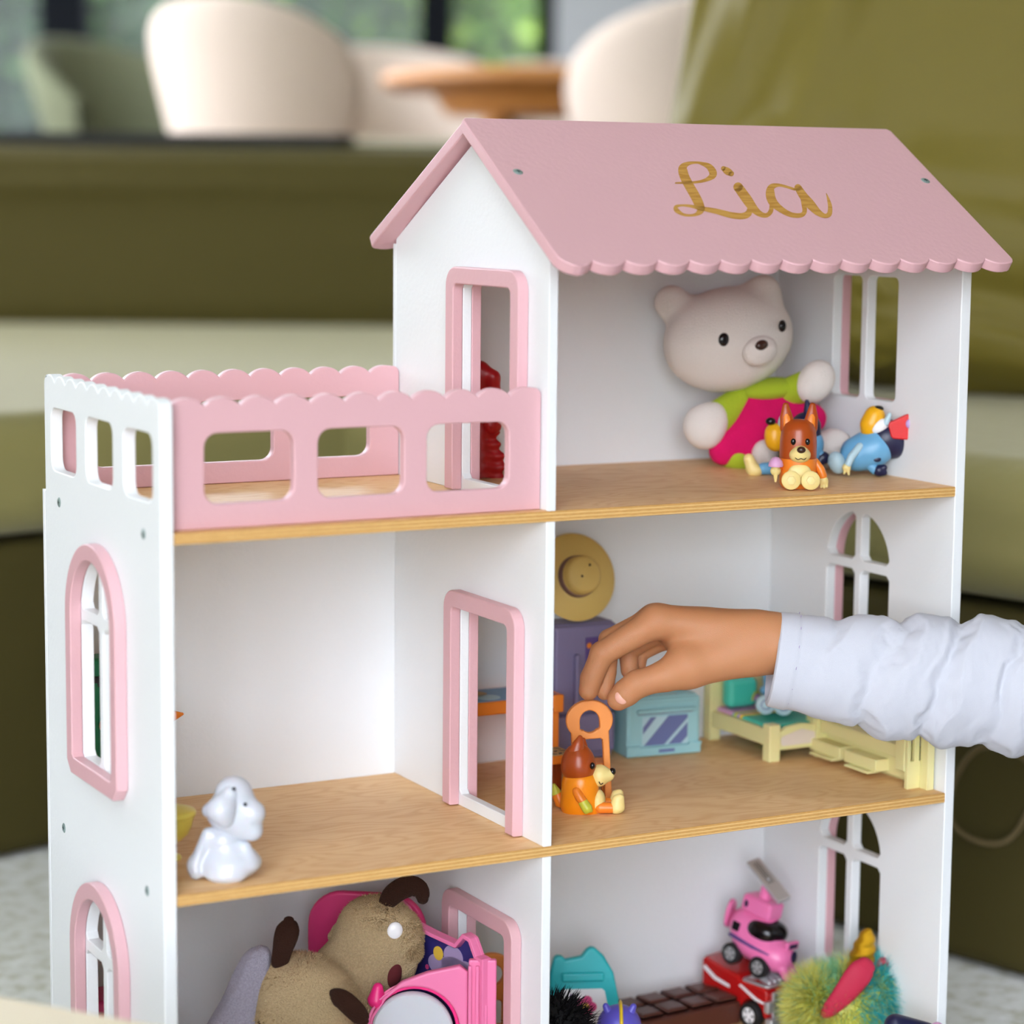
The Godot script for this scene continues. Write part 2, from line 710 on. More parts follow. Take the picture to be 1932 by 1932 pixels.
func make_materials() -> void:
	var white := mat("white paint", c8(236, 239, 241), 0.45)
	bumpy(white, 0.05, 0.012, Vector3(6, 6, 6))
	var pink := mat("pink paint", c8(218, 172, 178), 0.42)
	bumpy(pink, 0.05, 0.012, Vector3(6, 6, 6))
	var birch := mat("birch veneer", Color.WHITE, 0.5, 0.4)
	birch.albedo_texture = wood_image(1024, 512, c8(242, 203, 150), c8(222, 169, 110), 11, 0.55)
	triplanar(birch, Vector3(2.2, 3.4, 4))
	var ply := mat("plywood edge", Color.WHITE, 0.6, 0.3)
	ply.albedo_texture = ply_image(512, 48)
	triplanar(ply, Vector3(4, 4, 125))
	var inlay := mat("oak coloured lettering", Color.WHITE, 0.5, 0.4)
	inlay.albedo_texture = wood_image(512, 512, c8(206, 160, 84), c8(168, 114, 44), 23, 0.3)
	triplanar(inlay, Vector3(3.5, 12, 12))
	var screw := mat("zinc screw", c8(168, 190, 190), 0.35)
	screw.metallic = 0.6
	mat("screw slot", c8(52, 70, 74), 0.5)
	var velvet := mat("olive velvet", c8(80, 72, 30), 0.75, 0.3)
	velvet.rim_enabled = true
	velvet.rim = 0.9
	velvet.rim_tint = 0.35
	bumpy(velvet, 0.02, 0.12, Vector3(2.5, 2.5, 2.5), 5)
	var deep := mat("olive velvet painted shade", c8(66, 59, 26), 0.8, 0.3)  # same velvet again, shade low on the sofa painted in as a darker colour
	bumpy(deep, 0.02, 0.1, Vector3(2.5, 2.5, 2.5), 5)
	var seat := mat("olive velvet painted sheen", c8(134, 126, 76), 0.75, 0.3)  # same velvet as the backrest, its lit sheen painted in as a lighter colour
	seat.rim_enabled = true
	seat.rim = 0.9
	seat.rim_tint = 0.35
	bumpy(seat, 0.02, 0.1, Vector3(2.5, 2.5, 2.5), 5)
	var cush := mat("olive cushion cloth", c8(118, 106, 40), 0.6, 0.4)
	cush.rim_enabled = true
	cush.rim = 0.35
	cush.rim_tint = 0.6
	bumpy(cush, 0.02, 0.08, Vector3(3, 3, 3), 4)
	mat("mouth red", c8(84, 18, 24), 0.9)
	mat("matt black", c8(16, 16, 18), 0.6)
	var cream := mat("cream boucle", c8(222, 205, 190), 0.85, 0.3)
	bumpy(cream, 0.09, 0.1, Vector3(5, 5, 5))
	mat("grey green cloth", c8(112, 116, 92), 0.9, 0.2)
	mat("table oak", c8(190, 128, 62), 0.5)
	mat("pale ledge", c8(196, 188, 164), 0.7, 0.3)
	mat("dark steel", c8(22, 24, 28), 0.7, 0.1)
	mat("wall plaster", c8(236, 234, 230), 0.9, 0.2)
	mat("taupe plaster", c8(134, 126, 116), 0.9, 0.2)
	mat("grey plaster", c8(176, 180, 184), 0.9, 0.2)
	mat("floor boards", c8(120, 102, 82), 0.55)
	var rug := mat("rug wool", Color.WHITE, 1.0, 0.1)
	var gi := Gradient.new()
	gi.set_color(0, c8(200, 198, 178))
	gi.set_color(1, c8(250, 250, 248))
	gi.add_point(0.42, c8(234, 234, 228))
	var nt := noise_tex(0.03, 512, 5)
	nt.color_ramp = gi
	rug.albedo_texture = nt
	triplanar(rug, Vector3(2.4, 2.4, 2.4))
	var glass := mat("window glass", Color(0.9, 0.95, 0.95, 0.06), 0.02)
	glass.metallic_specular = 0.12
	glass.transparency = BaseMaterial3D.TRANSPARENCY_ALPHA
	var leaf := mat("leaf", c8(120, 150, 52), 0.6, 0.3)
	leaf.vertex_color_use_as_albedo = true
	leaf.albedo_color = Color.WHITE
	leaf.backlight_enabled = true
	leaf.backlight = Color(0.35, 0.4, 0.12)
	mat("bark", c8(78, 62, 48), 0.9)
	var lawn := mat("lawn", c8(96, 118, 52), 1.0, 0.1)
	bumpy(lawn, 0.05, 1.0, Vector3(1, 1, 1))
	mat("paving", c8(170, 168, 160), 0.9, 0.2)


func _ready() -> void:
	rng.seed = 20
	# ---- camera
	var cam := Camera3D.new()
	cam.name = "camera"
	add_child(cam)
	cam.position = Vector3(0, 0.735, 0)
	cam.rotation_degrees = Vector3(-7.4664, 0, 0.5571)
	cam.fov = 23.984
	cam.near = 0.05
	var at := CameraAttributesPhysical.new()
	at.frustum_focal_length = 56.5
	at.frustum_focus_distance = 1.85
	at.exposure_aperture = 2.3
	cam.attributes = at
	cam.current = true
	# ---- daylight: an even bright sky behind the windows
	var env := Environment.new()
	var sm := ProceduralSkyMaterial.new()
	sm.sky_top_color = c8(218, 225, 239)
	sm.sky_horizon_color = c8(241, 243, 247)
	sm.ground_bottom_color = c8(120, 122, 96)
	sm.ground_horizon_color = c8(190, 196, 186)
	sm.sky_energy_multiplier = 1.0
	sm.ground_energy_multiplier = 0.6
	var sky := Sky.new()
	sky.sky_material = sm
	env.sky = sky
	env.background_mode = Environment.BG_SKY
	env.ambient_light_source = Environment.AMBIENT_SOURCE_DISABLED
	env.reflected_light_source = Environment.REFLECTION_SOURCE_SKY
	env.tonemap_mode = Environment.TONE_MAPPER_LINEAR
	env.tonemap_exposure = 13.6
	env.sdfgi_enabled = true
	env.ssao_enabled = true
	env.ssil_enabled = true
	var we := WorldEnvironment.new()
	we.name = "daylight"
	we.environment = env
	add_child(we)
	make_materials()
	# ---- large structure
	build_room()
	build_garden()
	build_sofa()
	build_dining()
	# ---- the doll's house and what stands in it
	K = 0.01
	build_dollhouse()
	make_toy_materials()
	toys_upper()
	toys_middle()
	toys_lower()
	person()
	nearby()
	K = 1.0


# ---------------------------------------------------------------- the room
func wall_panel(called: String, outline: PackedVector2Array, holes: Array, thick: float, m: Material, at: Vector3, turn: float) -> MeshInstance3D:
	return struct(called, prism(outline, holes, 0.0, thick), m, at, Vector3(0, turn, 0))


func build_room() -> void:
	var white: Material = MT["wall plaster"]
	var xl := -2.4
	var xr := 3.0
	var zf := 3.2
	var zb := -8.2
	struct("floor", boxes([[Vector3((xl + xr) / 2, -0.06, (zf + zb) / 2), Vector3(xr - xl + 0.4, 0.1, zf - zb + 0.4)]], 0.005), MT["floor boards"])
	struct("floor_dining", boxes([[Vector3((xl + xr) / 2, 0.14, -6.6), Vector3(xr - xl, 0.3, 3.2)]], 0.01), MT["floor boards"])
	struct("ceiling", prism(rect(xl - 0.2, -zf - 0.2, xr + 0.2, -zb + 0.2), [rect(-1.45, -0.8, -0.05, 0.2)], 0.0, 0.15), white, Vector3(0, 3.93, 0), Vector3(-90, 0, 0))
	var added_skylight := window_frame("window_5", 1.4, 1.0, MT["dark steel"], 1)  # unseen roof window, added to bring in light from above
	added_skylight.position = Vector3(-0.75, 4.0, 0.8)
	added_skylight.rotation.x = -PI / 2
	# left wall: a row of tall windows (outline x runs from back to front)
	var n := 5
	var holes := []
	var wd := (zf - zb - 0.6) / n
	for i in range(3, n):
		holes.append(rect(0.3 + wd * i + 0.06, 0.95, 0.3 + wd * (i + 1) - 0.06, 3.2))
	wall_panel("wall_left", rect(0, -0.1, zf - zb, 3.95), holes, 0.2, white, Vector3(xl - 0.2, 0, zf), 90)
	for i in range(3, n):
		var w := window_frame("window_%d" % (i - 2), wd - 0.12, 2.25, MT["dark steel"], 1)
		w.position = Vector3(xl - 0.1, 0.95, zf - 0.3 - wd * (i + 0.5))
		w.rotation.y = PI / 2
	# wall behind the camera, with a wide window on its left half
	wall_panel("wall_front", rect(xl - 0.2, -0.1, xr + 0.2, 3.95), [rect(-2.3, 0.15, 1.2, 3.7)], 0.2, white, Vector3(0, 0, zf), 0)
	var wf := window_frame("window_3", 3.5, 3.55, MT["dark steel"], 3)
	wf.position = Vector3(-0.55, 0.15, zf + 0.1)
	wall_panel("wall_right", rect(0, -0.1, zf - zb, 3.95), [], 0.2, MT["taupe plaster"], Vector3(xr, 0, zf), 90)
	# glazed end of the room behind the dining table, then a grey wall
	wall_panel("wall_back", rect(xl - 0.2, -0.1, xr + 0.2, 3.95), [rect(xl + 0.05, 0.62, 0.13, 2.7)], 0.2, MT["grey plaster"], Vector3(0, 0, zb - 0.2), 0)
	var wb := Node3D.new()
	wb.name = "window_4"
	wb.set_meta("kind", "structure")
	add_child(wb, true)
	for q in [[-1.52, 0.16], [-0.27, 0.11], [0.1, 0.06], [xl + 0.08, 0.06]]:
		part(wb, "mullion", boxes([[Vector3(q[0], 1.66, zb - 0.06), Vector3(q[1], 2.08, 0.12)]], 0.01), MT["dark steel"])
	part(wb, "rail", boxes([[Vector3(-1.12, 0.645, zb - 0.06), Vector3(2.44, 0.05, 0.1)]], 0.01), MT["dark steel"])
	for q in [[-1.96, 0.7], [-0.9, 1.14], [-0.08, 0.28]]:
		part(wb, "pane", boxes([[Vector3(q[0], 1.68, zb - 0.1), Vector3(q[1], 2.03, 0.006)]], 0.001, 1), MT["window glass"])
	struct("trim_1", boxes([[Vector3((xl + xr) / 2, 0.42, -4.85), Vector3(xr - xl, 0.85, 0.12)]], 0.02), MT["pale ledge"])
	# rug under the house
	var rug := part(self, "rug", prism(rect(-2.1, 0.6, 1.9, 4.0, 0.1), [], 0.0, 0.012, 0.004), MT["rug wool"], Vector3.ZERO, Vector3(-90, 0, 0))
	tag(rug, "pale grey and white woven wool rug under the pink and white house", "rug")


func window_frame(called: String, w: float, h: float, m: Material, bars: int) -> Node3D:
	var o := Node3D.new()
	o.name = called
	o.set_meta("kind", "structure")
	add_child(o, true)
	part(o, "frame", prism(rect(-w / 2, 0, w / 2, h), [rect(-w / 2 + 0.05, 0.05, w / 2 - 0.05, h - 0.05)], -0.04, 0.04, 0.004), m)
	for i in bars:
		var x := -w / 2 + w * (i + 1.0) / (bars + 1.0)
		part(o, "glazing_bar", boxes([[Vector3(x, h / 2, 0), Vector3(0.04, h - 0.1, 0.05)]], 0.004), m)
	for i in bars + 1:
		var x := -w / 2 + w * (i + 0.5) / (bars + 1.0)
		part(o, "pane", boxes([[Vector3(x, h / 2, 0), Vector3(w / (bars + 1.0) - 0.05, h - 0.1, 0.006)]], 0.001, 1), MT["window glass"])
	return o


# ---------------------------------------------------------------- outside
func leaf_cloud(parent: Node3D, count: int, c: Vector3, r: Vector3, size: float, cols: Array, sd: int) -> void:
	var g := RandomNumberGenerator.new()
	g.seed = sd
	var s := st()
	var up := Vector3(0, 0.25, 1).normalized()
	var P := [Vector3(0, 0, 0), Vector3(0.34, 0.5, 0.06), Vector3(0, 1.1, -0.08), Vector3(-0.34, 0.5, 0.06)]
	tri(s, P[0], P[1], P[2], up, up, up)
	tri(s, P[0], P[2], P[3], up, up, up)
	var mm := MultiMesh.new()
	mm.transform_format = MultiMesh.TRANSFORM_3D
	mm.use_colors = true
	mm.mesh = s.commit()
	mm.instance_count = count
	for i in count:
		var d := Vector3(g.randfn(), g.randfn(), g.randfn()).normalized() * pow(g.randf(), 0.4)
		var lump := 1.0 + 0.25 * sin(d.x * 7.0 + sd) * cos(d.y * 6.0)
		var b := Basis.from_euler(Vector3(g.randf() * TAU, g.randf() * TAU, g.randf() * TAU)).scaled(Vector3.ONE * size * g.randf_range(0.6, 1.3))
		mm.set_instance_transform(i, Transform3D(b, c + d * r * lump))
		var k: Color = cols[g.randi() % cols.size()]
		mm.set_instance_color(i, k.srgb_to_linear())
	var o := MultiMeshInstance3D.new()
	o.name = "foliage"
	o.multimesh = mm
	o.material_override = MT["leaf"]
	o.set_meta("kind", "stuff")
	parent.add_child(o, true)


func tree(called: String, label: String, category: String, at: Vector3, crowns: Array, size: float, cols: Array, sd: int) -> void:
	var o := thing(called, label, category, at)
	var top: float = crowns[0][0].y
	part(o, "trunk", tube([Vector3(0, 0, 0), Vector3(0.04, top * 0.5, 0), Vector3(0, top, 0.02)], [0.07, 0.055, 0.03]), MT["bark"])
	var k := 0
	for c in crowns:
		part(o, "branch", tube([Vector3(0, top * 0.4, 0), c[0] * 0.7 + Vector3(0, top * 0.2, 0), c[0]], [0.035, 0.025, 0.012], 8), MT["bark"])
		leaf_cloud(o, c[2], c[0], c[1], size, cols, sd + k)
		k += 1


func build_garden() -> void:
	var lawn := struct("ground", boxes([[Vector3(0, -0.17, -14), Vector3(60, 0.1, 60)]], 0.01, 1), MT["lawn"])
	lawn.position.y = -0.02
	struct("ground_terrace", boxes([[Vector3(-1.5, 0.2, -9.6), Vector3(9, 0.6, 2.2)]], 0.02, 1), MT["paving"])
	var dark := [c8(22, 45, 15), c8(31, 57, 16), c8(17, 35, 12), c8(45, 71, 20)]
	var mid := [c8(57, 91, 19), c8(75, 111, 22), c8(42, 75, 16), c8(94, 125, 32)]
	var pale := [c8(94, 130, 28), c8(116, 145, 43), c8(75, 113, 22), c8(129, 155, 62)]
	tree("garden_tree", "dark green leafy tree behind the left pane of the far window", "tree", Vector3(-2.45, -0.1, -11.6), [[Vector3(0, 1.5, 0), Vector3(0.75, 1.1, 0.7), 2600], [Vector3(0.5, 0.9, 0.3), Vector3(0.6, 0.8, 0.5), 1500], [Vector3(-0.5, 2.2, 0), Vector3(0.8, 0.8, 0.6), 1500]], 0.13, dark, 5)
	tree("garden_tree", "mid green leafy tree showing beside the tall cream chair back", "tree", Vector3(-1.05, -0.1, -12.4), [[Vector3(0, 1.7, 0), Vector3(0.7, 1.0, 0.6), 1700], [Vector3(-0.3, 0.8, 0.2), Vector3(0.6, 0.7, 0.5), 1100]], 0.14, dark + mid, 15)
	tree("garden_tree", "bright green leafy tree outside above the cream chairs and oak table", "tree", Vector3(-0.25, -0.1, -12.8), [[Vector3(0, 1.6, 0), Vector3(0.55, 0.75, 0.5), 1000], [Vector3(0.2, 0.9, 0.2), Vector3(0.5, 0.6, 0.4), 700]], 0.14, mid + pale, 25)
	var h := thing("garden_hedge", "tall green hedge running along the garden behind the trees", "hedge", Vector3(-1.2, -0.1, -15.5))
	part(h, "stem", boxes([[Vector3(0, 1.2, 0), Vector3(9, 2.4, 0.25)]], 0.1), MT["bark"])
	for i in 8:
		leaf_cloud(h, 1500, Vector3(-4.0 + i * 1.1, 1.3, 0), Vector3(0.8, 1.5, 0.5), 0.2, mid if i > 3 else dark, 60 + i)


# ---------------------------------------------------------------- sofa and what lies on it
func build_sofa() -> void:
	var v: Material = MT["olive velvet"]
	var sofa := thing("sofa", "large olive green velvet corner sofa behind the pink and white house", "sofa", Vector3.ZERO)
	var base := PackedVector2Array([Vector2(-1.35, 1.78), Vector2(-0.2, 2.88), Vector2(0.85, 1.78), Vector2(1.95, 2.8), Vector2(1.95, 4.62), Vector2(-2.3, 4.62), Vector2(-2.3, 2.7)])
	var flatten := Vector3(-90, 0, 0)
	part(sofa, "base", prism(rounded(base, 0.03), [], 0.015, 0.36, 0.02, 3), MT["olive velvet painted shade"], Vector3.ZERO, flatten)
	var seat := Geometry2D.offset_polygon(turned(base, true), 0.015, Geometry2D.JOIN_MITER)[0]
	part(sofa, "seat_cushion", prism(rounded(seat, 0.08), [], 0.365, 0.5, 0.05, 5), MT["olive velvet painted sheen"], Vector3.ZERO, flatten)
	part(sofa, "backrest", surf(func(a, b): return pillow(a, b, 4.3, 0.4, 0.26, 0.018, 3.0, 3), 90, 60, false, true), v, Vector3(-0.15, 0.62, -4.5), Vector3(-4, 0, 0))
	part(sofa, "backrest", surf(func(a, b): return pillow(a, b, 1.5, 0.42, 0.26, 0.02, 5.0, 5), 80, 50, false, true), v, Vector3(1.75, 0.64, -3.6), Vector3(0, -62, 0))
	var cu := part(self, "back_cushion", surf(func(a, b): return pillow(a, b, 1.02, 0.86, 0.3, 0.03, 4.2, 9), 160, 110, false, true), MT["olive cushion cloth"], Vector3(0.72, 0.895, -3.06), Vector3(-16, -12, -7))
	tag(cu, "big olive green back cushion leaning upright behind the pink roof", "cushion")
	var tray := thing("serving_tray", "thin black tray lying flat on top of the sofa back", "tray", Vector3(-0.66, 0.822, -4.5))
	part(tray, "base", prism(rect(-0.36, -0.09, 0.36, 0.09, 0.03), [], 0.0, 0.008, 0.002), MT["matt black"], Vector3.ZERO, flatten)
	part(tray, "rim", prism(rect(-0.36, -0.09, 0.36, 0.09, 0.03), [rect(-0.35, -0.08, 0.35, 0.08, 0.025)], 0.008, 0.02, 0.002), MT["matt black"], Vector3.ZERO, flatten)


# stuffed pillow: width w, height h, thickness d, folds of a given height
func pillow(a: float, b: float, w: float, h: float, d: float, fold: float, freq: float, sd: int) -> Vector3:
	var th := TAU * a
	var ph := PI * (b - 0.5)
	var e := 0.32
	var cx := signf(cos(ph)) * pow(absf(cos(ph)), e)
	var p := Vector3(signf(cos(th)) * pow(absf(cos(th)), e) * cx * w / 2, signf(sin(ph)) * pow(absf(sin(ph)), e) * h / 2, 0)
	var side := signf(sin(th)) * pow(absf(sin(th)), 0.7) * pow(maxf(cos(ph), 0.0), 0.55)
	p.z = -side * d / 2
	var n := FastNoiseLite.new()
	n.seed = sd
	n.frequency = freq
	n.fractal_octaves = 3
	var f := n.get_noise_3d(p.x * 0.8 + p.y * 0.7, p.y * 1.5 - p.x * 0.9, p.z)
	p.z += -signf(side) * fold * (1.0 - absf(f) * 2.2) * pow(absf(side), 0.5)
	p.y += fold * 0.6 * n.get_noise_2d(p.x * 2.0, 7.0) * signf(p.y)
	return p


# ---------------------------------------------------------------- dining corner
func tub_chair(at: Vector3, turn: float, label: String, m: Material, wide := 1.0) -> void:
	var o := thing("dining_chair", label, "chair", at, turn)
	o.scale = Vector3(wide, 1, wide)
	var shell := func(a, b):
		# a runs round the open back, b round the thickness
		var t: float = lerpf(-1.75, 1.75, a)
		var rise: float = 0.2 + 0.24 * pow(maxf(0.0, cos(t * 0.8)), 0.8)
		var q: float = TAU * b
		var yy := signf(sin(q)) * pow(absf(sin(q)), 0.5)
		var rr := 0.165 + 0.035 * signf(cos(q)) * pow(absf(cos(q)), 0.6)
		var y: float = lerpf(0.36, 0.42 + rise, yy * 0.5 + 0.5)
		var lean: float = (y - 0.4) * 0.3
		return Vector3(sin(t) * (rr + lean), y, -cos(t) * (rr + lean) * 0.95)
	part(o, "backrest", surf(shell, 40, 28, true, false, true), m)
	part(o, "seat", lathe([Vector2(0, 0.34), Vector2(0.15, 0.34), Vector2(0.18, 0.37), Vector2(0.18, 0.44), Vector2(0.15, 0.47), Vector2(0, 0.48)], 36), m)
	for k in 4:
		var a := PI / 4 + PI / 2 * k
		part(o, "leg", tube([Vector3(sin(a) * 0.2, 0.35, cos(a) * 0.2), Vector3(sin(a) * 0.27, 0.01, cos(a) * 0.27)], [0.018, 0.011], 10), MT["dark steel"])


func build_dining() -> void:
	var y := 0.29
	var c: Material = MT["cream boucle"]
	tub_chair(Vector3(-0.555, y, -5.4), PI - 0.35, "tall cream tub chair seen from behind, nearest the black tray", c, 0.84)
	tub_chair(Vector3(-0.29, y, -6.6), 0.3, "cream tub chair on the far left side of the oak table", c, 1.15)
	tub_chair(Vector3(0.07, y, -7.3), -0.1, "small cream chair top just above the far edge of the oak table", c)
	tub_chair(Vector3(0.4, y, -5.2), PI + 0.35, "cream tub chair partly hidden by the big olive cushion", c, 1.12)
	tub_chair(Vector3(-1.0, y, -6.5), 0.9, "grey green tub chair beside the dark window post", MT["grey green cloth"])
	var t := thing("dining_table", "round light oak dining table among the cream chairs", "table", Vector3(0.13, y, -6.0))
	part(t, "tabletop", lathe([Vector2(0, 0.7), Vector2(0.44, 0.7), Vector2(0.46, 0.715), Vector2(0.46, 0.73), Vector2(0.45, 0.74), Vector2(0, 0.74)], 60), MT["table oak"])
	part(t, "apron", lathe([Vector2(0.0, 0.64), Vector2(0.3, 0.64), Vector2(0.34, 0.7), Vector2(0, 0.7)], 48), MT["table oak"])
	for k in 4:
		var a := PI / 4 + PI / 2 * k
		part(t, "leg", tube([Vector3(sin(a) * 0.25, 0.68, cos(a) * 0.25), Vector3(sin(a) * 0.33, 0.02, cos(a) * 0.33)], [0.03, 0.018], 12), MT["table oak"])


# ---------------------------------------------------------------- the doll's house (centimetres; y = 0 is the top of the upper shelf)
const GY := 51.01               # ground to the upper shelf


func scallops(x0: float, x1: float, n: int, valley: float, peak: float, per := 8) -> Array:      # points from x0 to x1
	var p := []
	var w := (x1 - x0) / n
	var hh := peak - valley
	var rr := (w * w * 0.25 + hh * hh) / (2.0 * absf(hh))
	for i in n:
		for k in per:
			var t := float(k) / per
			p.append(Vector2(x0 + w * (i + t), valley + signf(hh) * (sqrt(rr * rr - pow((t - 0.5) * w, 2.0)) - rr + absf(hh))))
	p.append(Vector2(x1, valley))
	return p


func arch(cx: float, r: float, y0: float, ys: float, n := 28) -> PackedVector2Array:      # upright opening with a round top
	var p := PackedVector2Array([Vector2(cx - r, y0), Vector2(cx + r, y0)])
	for k in n + 1:
		var a := PI * k / n
		p.append(Vector2(cx + r * cos(a), ys + r * sin(a)))
	return p


func arch_panes(cx: float, y: float) -> Array:      # four panes of an arched window of the storey whose ceiling shelf is at y
	var out := []
	var all := arch(cx, 4.38, y - 18.6, y - 7.9)
	for q in [rect(cx - 9, y - 18.6, cx - 0.42, y - 8.45), rect(cx + 0.42, y - 18.6, cx + 9, y - 8.45), rect(cx - 9, y - 7.6, cx - 0.42, y), rect(cx + 0.42, y - 7.6, cx + 9, y)]:
		out.append(rounded(Geometry2D.intersect_polygons(all, q)[0], 0.38))
	return out


func arch_frame(cx: float, y: float, z0: float, z1: float) -> ArrayMesh:
	return prism(rounded(arch(cx, 5.6, y - 19.85, y - 7.9), 0.9), [rounded(arch(cx, 4.38, y - 18.6, y - 7.9), 0.25)], z0, z1, 0.12, 2)


func door_frame(y: float, z0: float, z1: float) -> ArrayMesh:      # an upside-down U
	var p := PackedVector2Array([Vector2(3.05, y + 0.12), Vector2(4.35, y + 0.12)])
	for q in circle(4.35 + 0.5, y + 15.35, 0.5, -1.0, 5, PI, PI / 2):
		p.append(q)
	for q in circle(13.55 - 0.5, y + 15.35, 0.5, -1.0, 5, PI / 2, 0.0):
		p.append(q)
	p.append(Vector2(13.55, y + 0.12))
	p.append(Vector2(14.85, y + 0.12))
	for q in circle(14.85 - 1.5, y + 17.15 - 1.5, 1.5, -1.0, 8, 0.0, PI / 2):
		p.append(q)
	for q in circle(3.05 + 1.5, y + 17.15 - 1.5, 1.5, -1.0, 8, PI / 2, PI):
		p.append(q)
	return prism(p, [], z0, z1, 0.12, 2)


func screw(parent: Node3D, at: Vector3, rot: Vector3) -> void:      # axis along local +z after rot
	var s := part(parent, "screw", lathe([Vector2(0, -0.1), Vector2(0.36, -0.1), Vector2(0.38, 0.0), Vector2(0.3, 0.05), Vector2(0, 0.06)], 20), MT["zinc screw"], at, rot)
	var b := st()
	for k in 2:
		rbox_to(b, Vector3(0, 0.06, 0), Vector3(0.34 if k == 0 else 0.08, 0.03, 0.08 if k == 0 else 0.34), 0.01, 1)
	var c := MeshInstance3D.new()
	c.name = "screw_slot"
	c.mesh = b.commit()
	c.material_override = MT["screw slot"]
	s.add_sibling(c, true)
	c.transform = s.transform


func build_dollhouse() -> void:
	var white: Material = MT["white paint"]
	var pink: Material = MT["pink paint"]
	var h := thing("dollhouse", "open wooden doll's house, white walls, pink roof, frames and balcony rails", "dollhouse", Vector3(-0.2332, 0.0, -1.584), TH)
	var up := Vector3(0, GY, 0)
	var side := Vector3(0, 90, 0)      # outline x runs to the back of the house, thickness to its right
	# left wall with the balcony side on top
	var lp := PackedVector2Array([Vector2(0, -49.78)])
	var sc := scallops(0.0, 25.3, 10, 8.4, 8.98, 10)
	lp.append(Vector2(25.55, -49.78))
	lp.append(Vector2(25.55, 0.15))
	lp.append(Vector2(25.3, 0.15))
	sc.reverse()
	for q in sc:
		if q.x > 0.45 and q.x < 24.85:
			lp.append(q)
		elif lp.size() < 5:
			for k in 6:
				lp.append(Vector2(24.5 + 0.8 * cos(PI / 2 * k / 5.0), 8.15 + 0.8 * sin(PI / 2 * k / 5.0)))
	for k in 6:
		lp.append(Vector2(0.8 - 0.8 * sin(PI / 2 * k / 5.0), 8.15 + 0.8 * cos(PI / 2 * k / 5.0)))
	var holes := [rect(1.5, 1.85, 7.4, 6.55, 0.9), rect(9.65, 1.85, 15.6, 6.55, 0.9), rect(17.8, 1.85, 23.75, 6.55, 0.9)]
	holes.append_array(arch_panes(12.65, 0.0))
	holes.append_array(arch_panes(12.65, -24.85))
	var lw := part(h, "side_wall", prism(lp, holes, 0.0, 0.95, 0.1, 2), white, up, side)
	for y in [0.0, -24.85]:
		part(lw, "window_frame", arch_frame(12.6, y, -0.9, 0.0), pink)
		for b in [3.35, 21.95]:
			screw(lw, Vector3(b, y - 0.4, 0.0), Vector3(-90, 0, 0))
	# right wall up into the gable
	var gable := func(extra): return PackedVector2Array([Vector2(0, extra), Vector2(25.55, extra), Vector2(25.55, 19.0), Vector2(11.2, 26.9), Vector2(10.9, 26.9), Vector2(0, 19.9)])
	holes = [rect(8.2, 6.05, 12.3, 16.2, 0.5), rect(13.1, 6.05, 17.05, 16.2, 0.5)]
	holes.append_array(arch_panes(12.65, 0.0))
	holes.append_array(arch_panes(12.65, -24.85))
	var rw := part(h, "side_wall", prism(gable.call(-49.78), holes, 66.25, 67.2, 0.1, 2), white, up, side)
	for y in [0.0, -24.85]:
		part(rw, "window_frame", arch_frame(12.65, y, 67.2, 68.1), pink)
	part(rw, "window_frame", prism(rect(6.95, 4.8, 18.3, 17.4, 1.0), [rect(8.2, 6.05, 17.05, 16.2, 0.3)], 67.2, 68.1, 0.12, 2), pink)
	# middle walls, each with a doorway framed on both sides
	for q in [[0.0, 29.3, 0], [-24.85, 29.28, 1], [-48.6, 29.28, 2]]:
		var y: float = q[0]
		var x: float = q[1]
		var door := rounded(rect(4.35, y + 0.95, 13.55, y + 15.85), 0.35)
		var outl: PackedVector2Array
		if q[2] == 0:
			outl = gable.call(0.0)
		else:
			outl = rect(0, y, 25.55, -0.8 if q[2] == 1 else -25.65)
		var w := part(h, "middle_wall", prism(outl, [door], x, x + 0.75, 0.08, 2), white, up, side)
		part(w, "door_frame", door_frame(y, x - 0.9, x), pink)
		part(w, "door_frame", door_frame(y, x + 0.75, x + 1.6), pink)
	# shelves: veneer on the faces, plies on the edge
	for y in [0.0, -24.85, -48.6]:
		var s := st()
		var o := rect(0.95, 0, 66.25, 25.55)
		var oi := inset(o, 0.05)
		fill(s, oi, [], -0.8, false)
		fill(s, oi, [], 0.0, true)
		var mesh := s.commit()
		var s2 := st()
		walls(s2, o, -0.8, 0.0, 0.05, 1)
		s2.commit(mesh)
		mesh.surface_set_material(0, MT["birch veneer"])
		mesh.surface_set_material(1, MT["plywood edge"])
		var b := MeshInstance3D.new()
		b.name = "shelf"
		b.mesh = mesh
		h.add_child(b, true)
		b.position = (up + Vector3(0, y, 0)) * K
		b.rotation_degrees = Vector3(-90, 0, 0)
	# back panel
	part(h, "back_panel", prism(PackedVector2Array([Vector2(0, -49.78), Vector2(67.2, -49.78), Vector2(67.2, 18.6), Vector2(29.3, 18.6), Vector2(29.3, 0.15), Vector2(0, 0.15)]), [], -26.05, -25.57, 0.03), white, up)
	# plinth under the lowest shelf
	part(h, "plinth", boxes([[Vector3(33.6, -49.59, -1.2), Vector3(65.3, 0.36, 0.8)]], 0.05), white, up)
	# balcony rails
	var rp := PackedVector2Array([Vector2(0.97, 0.02), Vector2(29.25, 0.02)])
	for k in 6:
		rp.append(Vector2(28.7 + 0.55 * cos(PI / 2 * k / 5.0), 8.3 + 0.55 * sin(PI / 2 * k / 5.0)))
	var rs := scallops(0.97, 29.25, 11, 8.36, 8.92, 10)
	rs.reverse()
	for q in rs:
		if q.x < 28.0:
			rp.append(q)
	var rh := [rect(3.5, 1.7, 10.0, 6.5, 0.95), rect(11.8, 1.7, 18.33, 6.5, 0.95), rect(20.12, 1.7, 26.65, 6.5, 0.95)]
